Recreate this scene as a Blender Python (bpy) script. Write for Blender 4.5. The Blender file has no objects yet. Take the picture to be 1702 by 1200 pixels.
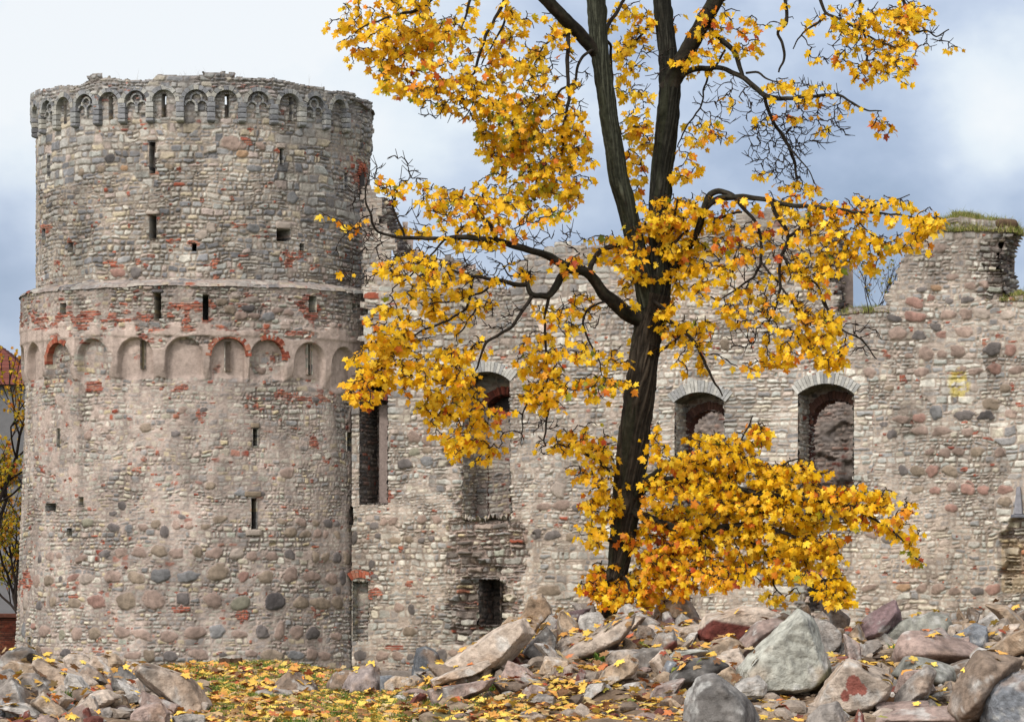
import bpy, bmesh, math, random
import numpy as np
from mathutils import Vector
from mathutils.bvhtree import BVHTree

random.seed(7)
RNG = np.random.default_rng(11)
scene = bpy.context.scene
COL = scene.collection
R_ = math.radians

# ------------------------------------------------------------------ camera, sky, sun, exposure
F, CX, HZ = 6000.0, 851.0, 950.0          # focal length, centre column and horizon row, in photograph pixels
cam_d = bpy.data.cameras.new('camera')
cam = bpy.data.objects.new('camera', cam_d); COL.objects.link(cam)
cam.location = (0, 0, 0); cam.rotation_euler = (R_(90), 0, 0)
cam_d.sensor_width = 36.0; cam_d.lens = F / 1702.0 * 36.0
cam_d.shift_y = (HZ - 600.0) / 1702.0
cam_d.clip_start = 0.5; cam_d.clip_end = 20000
scene.camera = cam

SUN_EL, SUN_AZ = R_(42), R_(215)          # azimuth clockwise from +Y: behind the camera, to its left
sun_dir = Vector((math.sin(SUN_AZ) * math.cos(SUN_EL), math.cos(SUN_AZ) * math.cos(SUN_EL), math.sin(SUN_EL)))
sd = bpy.data.lights.new('sun', 'SUN'); sd.energy = 1.5; sd.angle = R_(10); sd.color = (1.0, 0.97, 0.935)
sun = bpy.data.objects.new('sun', sd); COL.objects.link(sun)
sun.rotation_euler = (-sun_dir).to_track_quat('-Z', 'Y').to_euler(); sun.location = (-60, -40, 90)

scene.view_settings.view_transform = 'Standard'
scene.view_settings.look = 'None'
scene.view_settings.exposure = 0.50
scene.view_settings.gamma = 1.0
scene.view_settings.use_curve_mapping = False

def lin(c):
    c = np.asarray(c, dtype=float) / 255.0
    return np.where(c <= 0.04045, c / 12.92, ((c + 0.055) / 1.055) ** 2.4)

world = bpy.data.worlds.new('World'); scene.world = world; world.use_nodes = True
wt = world.node_tree; wn = wt.nodes; wl = wt.links; wn.clear()
def N(t, **kw):
    n = wn.new(t)
    for k, v in kw.items(): setattr(n, k, v)
    return n
def wmath(op, a, b=None, c=None):
    n = N('ShaderNodeMath', operation=op)
    for i, v in enumerate((a, b, c)):
        if v is None: continue
        if isinstance(v, (int, float)): n.inputs[i].default_value = v
        else: wl.new(v, n.inputs[i])
    return n.outputs[0]
out = N('ShaderNodeOutputWorld'); bg = N('ShaderNodeBackground')
sky = N('ShaderNodeTexSky', sky_type='NISHITA'); sky.sun_disc = False
sky.sun_elevation = SUN_EL; sky.sun_rotation = SUN_AZ
geo = N('ShaderNodeNewGeometry')
vneg = N('ShaderNodeVectorMath', operation='SCALE'); vneg.inputs['Scale'].default_value = -1.0
wl.new(geo.outputs['Incoming'], vneg.inputs[0])
DIR = vneg.outputs[0]
def blob(px, py, wpx, amp):               # a bank of cloud round one direction of the sky
    v = Vector(((px - CX) / F, 1.0, (HZ - py) / F)).normalized()
    d = N('ShaderNodeVectorMath', operation='DISTANCE'); wl.new(DIR, d.inputs[0]); d.inputs[1].default_value = v
    q = wmath('DIVIDE', d.outputs['Value'], wpx / F)
    q = wmath('MULTIPLY', q, q)
    return wmath('MULTIPLY', wmath('POWER', 2.718, wmath('MULTIPLY', q, -1.0)), amp)
def cloud_noise(scale, detail, stretch):
    m = N('ShaderNodeMapping'); m.inputs['Scale'].default_value = (scale, scale, scale * stretch)
    wl.new(DIR, m.inputs['Vector'])
    t = N('ShaderNodeTexNoise'); t.inputs['Scale'].default_value = 1.0
    t.inputs['Detail'].default_value = detail; t.inputs['Roughness'].default_value = 0.5
    wl.new(m.outputs[0], t.inputs['Vector']); return t.outputs['Fac']
val = wmath('MULTIPLY', cloud_noise(13, 4, 1.4), 0.8)
val = wmath('ADD', val, wmath('MULTIPLY', cloud_noise(34, 6, 1.5), 0.50))
val = wmath('ADD', val, wmath('MULTIPLY', cloud_noise(120, 5, 1.2), 0.14))
val = wmath('ADD', val, -0.22)
for b in ((180, 20, 420, 0.62), (620, 180, 300, 0.34), (1690, 160, 110, 0.46), (1620, 210, 170, 0.20), (900, 60, 420, 0.10),
          (0, 470, 150, -0.26), (30, 330, 150, -0.06), (1600, 300, 260, -0.16), (950, 380, 420, -0.22), (1450, 470, 120, -0.2)):
    val = wmath('ADD', val, blob(*b))
ramp = N('ShaderNodeValToRGB'); cr = ramp.color_ramp
cr.elements[0].position = 0.0; cr.elements[0].color = (*lin((122, 146, 180)), 1)
cr.elements[1].position = 1.0; cr.elements[1].color = (*lin((246, 249, 252)), 1)
for p, c in ((0.22, (146, 164, 194)), (0.42, (172, 187, 214)), (0.62, (202, 214, 234)), (0.82, (232, 240, 248))):
    e = cr.elements.new(p); e.color = (*lin(c), 1)
wl.new(val, ramp.inputs[0])
# an overcast sky is brightest round the veiled sun
dt = N('ShaderNodeVectorMath', operation='DOT_PRODUCT'); wl.new(DIR, dt.inputs[0]); dt.inputs[1].default_value = sun_dir
glow = wmath('MULTIPLY_ADD', wmath('POWER', wmath('MAXIMUM', dt.outputs['Value'], 0.0), 1.4), 1.5, 0.72)
wmx = N('ShaderNodeMix', data_type='RGBA'); wmx.inputs['B'].default_value = (0.92, 0.905, 0.90, 1)
wl.new(wmath('MULTIPLY_ADD', dt.outputs['Value'], 0.75, 0.40), wmx.inputs['Factor']); wl.new(ramp.outputs[0], wmx.inputs['A'])
cs = N('ShaderNodeVectorMath', operation='SCALE'); wl.new(wmx.outputs['Result'], cs.inputs[0]); wl.new(glow, cs.inputs['Scale'])
sk = N('ShaderNodeVectorMath', operation='SCALE'); wl.new(sky.outputs[0], sk.inputs[0]); sk.inputs['Scale'].default_value = 1.0
mx = N('ShaderNodeMix', data_type='RGBA'); mx.inputs['Factor'].default_value = 0.88
cs10 = N('ShaderNodeVectorMath', operation='SCALE'); wl.new(cs.outputs[0], cs10.inputs[0]); cs10.inputs['Scale'].default_value = 10.0
wl.new(sk.outputs[0], mx.inputs['A']); wl.new(cs10.outputs[0], mx.inputs['B'])
wl.new(mx.outputs['Result'], bg.inputs['Color']); bg.inputs['Strength'].default_value = 0.1
wl.new(bg.outputs[0], out.inputs[0])

# ------------------------------------------------------------------ helpers
def W(px, py, d):                          # the point seen at a pixel, d metres out
    return np.array([(px - CX) * d / F, d, (HZ - py) * d / F])
def h2(a, b, seed):
    n = (a * 374761393 + b * 668265263 + seed * 1442695041) & 0xffffffff
    n = ((n ^ (n >> 13)) * 1274126177) & 0xffffffff
    return ((n ^ (n >> 16)) & 0xffffff) / float(0x1000000)
def vnoise(x, y, seed=0):
    xi = np.floor(x).astype(np.int64); yi = np.floor(y).astype(np.int64)
    fx = x - xi; fy = y - yi
    fx = fx * fx * (3 - 2 * fx); fy = fy * fy * (3 - 2 * fy)
    a = h2(xi, yi, seed); b = h2(xi + 1, yi, seed); c = h2(xi, yi + 1, seed); d = h2(xi + 1, yi + 1, seed)
    return (a + (b - a) * fx) * (1 - fy) + (c + (d - c) * fx) * fy
def fbm(x, y, seed=0, o=3):
    s = 0; a = 0.5; t = 0
    for i in range(o):
        s = s + a * vnoise(x * 2 ** i, y * 2 ** i, seed + i * 17); t += a; a *= 0.5
    return s / t
def noise3(p, s, seed=0, o=3):
    x, y, z = p[..., 0] * s, p[..., 1] * s, p[..., 2] * s
    return (fbm(x + 0.37 * z, y - 0.31 * z, seed, o) + fbm(y + 0.29 * x, z + 5.1, seed + 5, o) + fbm(z - 0.41 * y, x + 9.3, seed + 9, o)) / 3
def sst(a, b, x):
    t = np.clip((x - a) / (b - a), 0, 1); return t * t * (3 - 2 * t)
def ident(h):                              # integer ids -> 0..1
    return lambda k: h2(h.astype(np.int64), np.full_like(h, k, dtype=np.int64), 77)

def put(name, me, parent=None, mat=None):
    o = bpy.data.objects.new(name, me); COL.objects.link(o)
    if parent is not None: o.parent = parent
    if mat is not None: me.materials.append(mat)
    return o
def mesh_np(name, co, loops, sizes, col=None, mat=None, parent=None, smooth=False):
    co = np.ascontiguousarray(co, dtype=np.float32).reshape(-1, 3)
    me = bpy.data.meshes.new(name)
    me.vertices.add(len(co)); me.vertices.foreach_set('co', co.ravel())
    loops = np.ascontiguousarray(loops, dtype=np.int32).ravel(); sizes = np.asarray(sizes, dtype=np.int32)
    me.loops.add(len(loops)); me.loops.foreach_set('vertex_index', loops)
    me.polygons.add(len(sizes))
    st = np.zeros(len(sizes), dtype=np.int32); st[1:] = np.cumsum(sizes)[:-1]
    me.polygons.foreach_set('loop_start', st); me.polygons.foreach_set('loop_total', sizes)
    me.polygons.foreach_set('use_smooth', np.full(len(sizes), smooth))
    if col is not None:
        ca = me.color_attributes.new('Col', 'FLOAT_COLOR', 'POINT')
        c4 = np.ones((len(co), 4), dtype=np.float32); c4[:, :3] = np.asarray(col, dtype=np.float32).reshape(-1, 3)
        ca.data.foreach_set('color', c4.ravel())
    me.update(calc_edges=True); me.validate()
    return put(name, me, parent, mat)
def grid_obj(name, P, C, mat, parent=None, keep=None, flip=False, smooth=True):
    ny, nx = P.shape[:2]
    idx = np.arange(ny * nx).reshape(ny, nx)
    q = np.stack([idx[:-1, :-1], idx[:-1, 1:], idx[1:, 1:], idx[1:, :-1]], -1)
    if flip: q = q[..., ::-1]
    if keep is not None: q = q[keep]
    q = q.reshape(-1, 4)
    used = np.unique(q); rm = np.full(ny * nx, -1, dtype=np.int64); rm[used] = np.arange(len(used))
    return mesh_np(name, P.reshape(-1, 3)[used], rm[q], np.full(len(q), 4), np.asarray(C).reshape(-1, 3)[used], mat, parent, smooth)
class MB:                                  # polygons gathered into ONE mesh, one colour per vertex
    def __init__(s): s.v = []; s.f = []; s.c = []; s.n = 0
    def add(s, v, f, c):
        v = np.asarray(v, dtype=float); s.v.append(v); s.f += [[i + s.n for i in p] for p in f]
        c = np.asarray(c, dtype=float); s.c.append(np.broadcast_to(c, (len(v), 3)) if c.ndim == 1 else c); s.n += len(v)
    def build(s, name, mat, parent=None, smooth=False):
        return mesh_np(name, np.concatenate(s.v), np.concatenate([np.array(f) for f in s.f]), [len(f) for f in s.f], np.concatenate(s.c), mat, parent, smooth)
def tag(o, label=None, cat=None, group=None, kind=None):
    if label: o['label'] = label
    if cat: o['category'] = cat
    if group: o['group'] = group
    if kind: o['kind'] = kind
    return o
def empty(name, loc=(0, 0, 0)):
    o = bpy.data.objects.new(name, None); COL.objects.link(o); o.location = loc; o.empty_display_size = 0.3
    return o
def at(parent_loc, P):
    return np.asarray(P) - np.asarray(parent_loc)

# ------------------------------------------------------------------ materials
def attr_material(name, rough, bump, bscale, var=0.35, spec=0.25, fine=60.0, transl=0.0):
    m = bpy.data.materials.new(name); m.use_nodes = True
    nt = m.node_tree; n = nt.nodes; l = nt.links
    b = n['Principled BSDF']; b.inputs['Roughness'].default_value = rough
    b.inputs['Specular IOR Level'].default_value = spec
    a = n.new('ShaderNodeAttribute'); a.attribute_name = 'Col'
    tc = n.new('ShaderNodeTexCoord')
    t1 = n.new('ShaderNodeTexNoise'); t1.inputs['Scale'].default_value = bscale; t1.inputs['Detail'].default_value = 6
    t1.inputs['Roughness'].default_value = 0.65
    l.new(tc.outputs['Object'], t1.inputs['Vector'])
    mr = n.new('ShaderNodeMapRange'); mr.inputs['From Min'].default_value = 0.25; mr.inputs['From Max'].default_value = 0.75
    mr.inputs['To Min'].default_value = 1 - var; mr.inputs['To Max'].default_value = 1 + var
    l.new(t1.outputs['Fac'], mr.inputs['Value'])
    sc = n.new('ShaderNodeVectorMath'); sc.operation = 'SCALE'
    l.new(a.outputs['Color'], sc.inputs[0]); l.new(mr.outputs[0], sc.inputs['Scale'])
    l.new(sc.outputs[0], b.inputs['Base Color'])
    if bump > 0:
        t2 = n.new('ShaderNodeTexNoise'); t2.inputs['Scale'].default_value = fine; t2.inputs['Detail'].default_value = 4
        l.new(tc.outputs['Object'], t2.inputs['Vector'])
        ad = n.new('ShaderNodeMath'); ad.operation = 'MULTIPLY_ADD'; ad.inputs[1].default_value = 0.4
        l.new(t2.outputs['Fac'], ad.inputs[0]); l.new(t1.outputs['Fac'], ad.inputs[2])
        bp = n.new('ShaderNodeBump'); bp.inputs['Strength'].default_value = 0.8; bp.inputs['Distance'].default_value = bump
        l.new(ad.outputs[0], bp.inputs['Height']); l.new(bp.outputs[0], b.inputs['Normal'])
    if transl > 0:
        tr = n.new('ShaderNodeBsdfTranslucent'); l.new(sc.outputs[0], tr.inputs['Color'])
        ms = n.new('ShaderNodeMixShader'); ms.inputs[0].default_value = transl
        o = n['Material Output']
        l.new(b.outputs[0], ms.inputs[1]); l.new(tr.outputs[0], ms.inputs[2]); l.new(ms.outputs[0], o.inputs[0])
    return m
M_STONE = attr_material('weathered_masonry', 0.92, 0.05, 5.0, 0.30, 0.15, 22.0)
M_ROCK = attr_material('broken_rock', 0.9, 0.035, 11.0, 0.5, 0.2, 46.0)
M_BARK = attr_material('maple_bark', 0.95, 0.02, 14.0, 0.45, 0.1, 60.0)
M_LEAF = attr_material('maple_leaf', 0.55, 0.0, 9.0, 0.14, 0.3, transl=0.38)
M_FLEAF = attr_material('fallen_leaf', 0.7, 0.0, 11.0, 0.22, 0.2, transl=0.1)
M_SOIL = attr_material('soil', 0.95, 0.03, 6.0, 0.5, 0.1, 40.0)
M_GRASS = attr_material('grass_blades', 0.7, 0.0, 3.0, 0.25, 0.2, transl=0.25)
M_PLAIN = attr_material('painted_wall', 0.8, 0.01, 3.0, 0.12, 0.2, 20.0)

AL = 0.80                                   # photograph values -> albedo
def pal(*cs): return np.array([lin(c) for c in cs]) * AL
P_STONE = pal((188, 182, 170), (176, 172, 162), (204, 197, 182), (160, 156, 148), (146, 144, 142), (192, 176, 144), (168, 168, 154), (196, 186, 166), (178, 160, 148), (130, 128, 126))
P_UP = pal((174, 169, 160), (160, 156, 150), (186, 180, 168), (146, 144, 142), (130, 129, 130), (178, 165, 142), (158, 157, 150), (172, 164, 152), (168, 153, 144), (114, 113, 114)) * 1.08
P_LIME = pal((196, 194, 186), (184, 182, 176), (212, 208, 198), (168, 168, 164), (152, 152, 152), (200, 192, 176), (176, 178, 172), (190, 184, 176), (182, 168, 158), (140, 138, 138)) * np.array([1.0, .975, .94])
P_DARK = pal((128, 118, 110), (112, 104, 98), (140, 128, 116), (98, 94, 92), (88, 82, 80), (134, 110, 98), (118, 112, 104), (140, 126, 118), (122, 98, 88), (80, 76, 76))
P_INNER = pal((196, 174, 160), (184, 162, 150), (206, 184, 168), (172, 158, 150), (160, 146, 140), (192, 158, 140), (184, 168, 158), (194, 168, 154), (180, 140, 124), (148, 136, 130))
P_BRICK = pal((166, 90, 68), (152, 80, 62), (178, 104, 80), (140, 76, 62), (170, 114, 92))
MORT = lin((178, 161, 150)) * AL
MORT_W = lin((176, 160, 146)) * AL
BC = {'d': (96, 92, 92), 't': (140, 124, 106), 'p': (150, 128, 116), 'b': (124, 126, 128), 'g': (128, 126, 108), 'k': (168, 154, 142), 'r': (154, 116, 104), 'o': (166, 132, 100), 'x': (62, 62, 66)}
BC = {k: lin(v) * AL for k, v in BC.items()}

def masonry(U, V, seed, cs=(.12, .27), ws=(.2, .62), joint=.02, depth=.042, red=.04, boulders=(), palette=P_STONE, mort=MORT,
            smear=0.45, plaster=None, plaster_col=None, brick=None, wob=0.16):
    """Coursed rubble: relief H (m outwards), albedo C, and the centre (cu, cv) of the stone each vertex belongs to."""
    rng = np.random.default_rng(seed)
    wu = U + (fbm(U * .9, V * .9, seed, 2) - .5) * .30 + (vnoise(U * 5.3, V * 5.3, seed + 3) - .5) * .07
    wv = V + (fbm(U * .55, V * .55, seed + 4, 2) - .5) * wob * 2 + (vnoise(U * 4.1, V * 6.1, seed + 6) - .5) * .08
    v0, v1, u0, u1 = wv.min() - .5, wv.max() + .5, wu.min() - 1, wu.max() + 1
    hs = cs[0] + (cs[1] - cs[0]) * rng.random(int((v1 - v0) / cs[0]) + 2) ** 1.4
    ce = v0 + np.concatenate([[0], np.cumsum(hs)])
    ci = np.clip(np.searchsorted(ce, wv) - 1, 0, len(hs) - 1)
    L = u1 - u0; BIG = L + 4
    br = []; n = int(L / ws[0]) + 3
    for k in range(ci.max() + 1):
        kk = 0.75 + hs[k] / cs[1] * .5
        b = np.cumsum(ws[0] + (ws[1] - ws[0]) * rng.random(n) ** 1.6 * kk) - rng.random() * ws[1]
        b = b[b < L + 1]; b[-1] = L + 2
        br.append(k * BIG + np.concatenate([[-1.5], b]))
    br = np.concatenate(br)
    key = ci * BIG + (wu - u0)
    ix = np.clip(np.searchsorted(br, key), 1, len(br) - 1)
    lo = br[ix - 1] - ci * BIG + u0; hi = br[ix] - ci * BIG + u0
    bot = ce[ci]; top = ce[ci + 1]
    sid = ident(ix)
    sp = (sid(1) < .22) & (top - bot > .19)
    fr = bot + (top - bot) * (.35 + .3 * sid(2))
    up = wv > fr
    bot = np.where(sp & up, fr, bot); top = np.where(sp & ~up, fr, top)
    ident2 = ix * 2 + (sp & up)
    rid = ident(ident2)
    cu, cv = (lo + hi) / 2, (bot + top) / 2
    # a stone does not always fill its bed
    shr = rid(9) * .035
    du = np.minimum(wu - lo, hi - wu) - shr * .6; dv = np.minimum(wv - bot, top - wv) - shr * .4
    r = .07
    qa = np.maximum(0, r - du); qb = np.maximum(0, r - dv)
    e = np.minimum(r - np.sqrt(qa * qa + qb * qb), np.minimum(du, dv))
    e = e + (vnoise(U * 11, V * 11, seed + 8) - .5) * .03
    t = sst(joint * .3, joint * .3 + .045, e)
    fine = vnoise(U * 13, V * 13, seed + 20)
    big = fbm(U * .35, V * .35, seed + 30, 3)
    gapd = sst(.38, .6, fbm(U * .8, V * .8, seed + 33, 3))      # where the pointing has washed out
    pro = depth * (.35 + 1.3 * rid(3))
    tilt = ((wv - cv) * (rid(4) - .5) * .22 + (wu - cu) * (rid(5) - .5) * .16)
    H = t * (pro + tilt + (fine - .5) * .02) + (1 - t) * ((fine - .5) * .02 - gapd * .045)
    H = np.where(rid(6) < .012, -.10 * t, H)
    # colours
    gapm = 1 - .30 * gapd
    ch = (rid(7) * len(palette)).astype(int) % len(palette)
    redf = red * (0.15 + 1.8 * sst(.45, .72, fbm(U * .6, V * .6, seed + 41, 2)))
    br_ = .86 + .28 * rid(8)
    Cs = palette[ch] * br_[..., None]
    isr = rid(10) < redf
    Cs = np.where(isr[..., None], P_BRICK[(rid(11) * 5).astype(int) % 5] * .9, Cs)
    Cs = Cs * (.86 + .28 * fbm(U * 7, V * 7, seed + 50, 2))[..., None]
    Cm = mort * ((.82 + .3 * fbm(U * 3, V * 3, seed + 60, 2)) * gapm)[..., None]
    C = Cm + (Cs - Cm) * t[..., None]
    # mortar smeared over the faces of the stones
    sm = sst(1 - smear - .10, 1 - smear + .10, fbm(U * 1.3, V * 1.6, seed + 70, 4) + (fine - .5) * .15) * .85
    H = H * (1 - sm) + sm * (depth * .7 + (fine - .5) * .02)
    C = C * (1 - sm[..., None]) + sm[..., None] * (Cm * .55 + C * .45)
    if brick is not None:
        bm = brick + (fbm(U * 2.6, V * 4.5, seed + 80, 2) - .5) * 2.0 > .62
        k = np.floor(wv * 0 + V / .095).astype(np.int64); uu = U / .29 + (k % 2) * .5
        ib = ident(k * 4001 + np.floor(uu).astype(np.int64))
        fu = np.minimum(uu % 1, 1 - uu % 1) * .29; fv = np.minimum((V / .095) % 1, 1 - (V / .095) % 1) * .095
        tb = sst(.004, .022, np.minimum(fu, fv) + (fine - .5) * .012)
        Cb = P_BRICK[(ib(1) * 5).astype(int) % 5] * (.7 + .5 * ib(2))[..., None]
        Cb = Cm * .9 + (Cb - Cm * .9) * tb[..., None]
        Hb = tb * (.02 + .05 * ib(3)) - np.where(ib(4) < .07, .09, 0)
        H = np.where(bm, Hb, H); C = np.where(bm[..., None], Cb, C)
    if plaster is not None:
        pm = sst(.42, .62, plaster + (fbm(U * 1.6, V * 1.6, seed + 90, 4) - .5) * .9)
        Cp = plaster_col * (.80 + .38 * fbm(U * 1.1, V * .8, seed + 95, 4))[..., None]
        H = H * (1 - pm) + pm * (.06 + (fbm(U * 4, V * 4, seed + 96, 2) - .5) * .03)
        C = C * (1 - pm[..., None]) + Cp * pm[..., None]
    for i, (bu, bv, ba, bb, bc) in enumerate(boulders):
        ma = (np.abs(U - bu) < ba * 1.6 + .1) & (np.abs(V - bv) < bb * 1.6 + .1)
        if not ma.any(): continue
        x, y = U[ma], V[ma]
        q = (rng.random() - .5) * .5
        dx, dy = x - bu, y - bv
        a, b = (dx * math.cos(q) + dy * math.sin(q)) / ba, (-dx * math.sin(q) + dy * math.cos(q)) / bb
        an = np.arctan2(b, a)
        ph = rng.random(3) * 6.28
        a = a / .93; b = b / .93
        rr = (np.abs(a) ** 2.3 + np.abs(b) ** 2.3) ** (1 / 2.3) * (1 + .09 * np.sin(2 * an + ph[0]) + .06 * np.sin(3 * an + ph[1]) + .04 * np.sin(5 * an + ph[2])) + (fbm(x * 5 + i, y * 5, seed + 300 + i, 2) - .5) * .42
        rr = np.maximum(rr, 0)
        ins = rr < 1
        hb = .03 + .085 * min(1, bb / .3) * np.sqrt(np.clip(1 - rr ** 2.4, 0, 1)) + (vnoise(x * 6, y * 6, seed + i) - .5) * .03
        hh = np.where(ins, hb, np.where(rr < 1.12, .02, H[ma]))
        bcm = bc * .80 + Cm[ma].mean(0) * .20
        cc = bcm * (.72 + .5 * fbm(x * 4 + i, y * 4, seed + 100 + i, 3))[..., None] * (.85 + .3 * rng.random())
        H[ma] = hh
        C[ma] = np.where(ins[..., None], cc, np.where((rr < 1.12)[..., None], Cm[ma], C[ma]))
        cu[ma] = np.where(ins, bu, cu[ma]); cv[ma] = np.where(ins, bv, cv[ma])
    C = C * ((.72 + .56 * big) * (1 - .20 * sst(.52, .72, fbm(U * 2.3, V * .2, seed + 120, 3))))[..., None]   # run-off stains
    return H, np.clip(C, 0, 1), cu, cv
# ------------------------------------------------------------------ the round tower
TD = 165.0; TX = (338 - CX) * TD / F
STEP = 0.036
def tang(px, py, R):
    th = 0.0
    for _ in range(30):
        d = TD - R * math.cos(th)
        th = math.asin(max(-1, min(1, ((px - CX) * d / F - TX) / R)))
    d = TD - R * math.cos(th)
    return th, (HZ - py) * d / F
def txyz(th, z, R): return np.stack([TX + R * np.sin(th), TD - R * np.cos(th), z + 0 * th], -1)
def proj(P): return CX + F * P[..., 0] / P[..., 1], HZ - F * P[..., 2] / P[..., 1]
def ell(PX, PY, x, y, a, b): return np.clip(1.6 - ((PX - x) / a) ** 2 - ((PY - y) / b) ** 2, 0, 1)
def box(PX, PY, x0, x1, y0, y1, s=6): return sst(x0 - s, x0 + s, PX) * sst(x1 + s, x1 - s, PX) * sst(y0 - s, y0 + s, PY) * sst(y1 + s, y1 - s, PY)

TWR = empty('castle_tower', (TX, TD, -5.2)); TL = np.array(TWR.location)
tag(TWR, 'big round ruined stone tower with a ring of small arches round its top', 'tower')
PLASTER = lin((184, 165, 153)) * AL
R_UP, R_PAR, R_BAND, R_LOW = 7.56, 7.82, 8.24, 8.02
Z_BASE, Z_LEDGE = -5.4, tang(338, 472, R_BAND)[1]
Z_RIM = tang(338, 129, R_PAR)[1]
def r_low(z): return R_LOW + .52 * np.clip((8.4 - z) / 13.0, 0, 1.05) ** 1.15

# openings of the tower: x0, x1, y0, y1 in the photograph, drum, depth
SLITS_UP = [(249, 258, 236, 288), (464, 470, 248, 275), (249, 260, 358, 397), (459, 482, 381, 403), (497, 505, 405, 417),
            (319, 327, 405, 418), (114, 123, 404, 420), (80, 85, 260, 294), (71, 77, 381, 406), (571, 576, 288, 316)]
SLITS_LOW = [(101, 111, 505, 520), (257, 268, 487, 530), (337, 347, 490, 533), (512, 525, 492, 520), (584, 592, 505, 522),
             (96, 101, 712, 742), (420, 428, 712, 742), (416, 425, 828, 878), (575, 586, 718, 750), (81, 98, 837, 849),
             (135, 142, 826, 840), (117, 125, 878, 890), (61, 66, 1058, 1080),
             (233, 239, 566, 612), (375, 384, 568, 616), (513, 520, 573, 622)]
def slit_rect(s, R):
    a, z1 = tang(s[0], s[2], R); b, z0 = tang(s[1], s[3], R)
    m = .5 * (a + b); w = max(b - a, .13 / R)
    return m - w / 2, m + w / 2, z0, z1

th_f = np.arange(-R_(108), R_(108), STEP / 8.2)
th_b = np.linspace(R_(108), R_(252), 50)
def hole_mask(TH, Z, rects):
    k = np.ones((TH.shape[0] - 1, TH.shape[1] - 1), bool)
    tc = (TH[:-1, :-1] + TH[1:, 1:]) / 2; zc = (Z[:-1, :-1] + Z[1:, 1:]) / 2
    for a, b, c, d in rects: k &= ~((tc > a) & (tc < b) & (zc > c) & (zc < d))
    return k
def niche_box(rect, R, depth, parent, back=True, col=P_STONE, name='arrow_slit', rin=None):
    """The lining of an opening: jambs, head, sill and (mostly) a back, cut into the wall."""
    a, b, c, d = rect; mb = MB(); e = .012 / R; nz = 3 + int((d - c) / .2)
    k = random.random
    o = R + .05; i = R - depth
    def sheet(pts, n):
        (p0, p1, q0, q1) = pts               # outer from p0 to p1, inner from q0 to q1
        for j in range(n):
            f0, f1 = j / n, (j + 1) / n
            mb.add([p0 + (p1 - p0) * f0, p0 + (p1 - p0) * f1, q0 + (q1 - q0) * f1, q0 + (q1 - q0) * f0], [[0, 1, 2, 3]], col[int(k() * len(col))] * (.75 + .4 * k()))
    X = lambda th, z, r: txyz(np.array(th), np.array(z), r) - TL
    a -= e; b += e; c -= .012; d += .012
    sp = -(b - a) * .3 if back else 0
    sheet((X(a, c, o), X(a, d, o), X(a + sp, c, i), X(a + sp, d, i)), nz)
    sheet((X(b, d, o), X(b, c, o), X(b - sp, d, i), X(b - sp, c, i)), nz)
    sheet((X(a, d, o), X(b, d, o), X(a + sp, d, i), X(b - sp, d, i)), 1)
    sheet((X(b, c, o), X(a, c, o), X(b - sp, c, i), X(a + sp, c, i)), 1)
    if back: mb.add([X(a + sp, c, i), X(a + sp, d, i), X(b - sp, d, i), X(b - sp, c, i)], [[0, 1, 2, 3]], col[int(k() * len(col))] * .9)
    return mb.build(name, M_STONE, parent)
def lump(w, h, t, seed, amp=.12, sub=3):     # a rough rectangular block
    bm = bmesh.new(); bmesh.ops.create_cube(bm, size=1.0)
    bmesh.ops.subdivide_edges(bm, edges=bm.edges[:], cuts=sub, use_grid_fill=True)
    v = np.array([q.co[:] for q in bm.verts]); f = [[q.index for q in p.verts] for p in bm.faces]; bm.free()
    v = np.sign(v) * (np.abs(v * 2) ** .92) / 2
    m = np.abs(v * 2); ed = (np.sort(m, 1)[:, 1] > .95)
    v[ed] *= .94
    v = v * np.array([w, t, h]); nz = noise3(v + seed * 3.1, 3.0, seed)
    v = v * (1 + (nz - .5)[:, None] * amp * 2)
    return v, f

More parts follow.
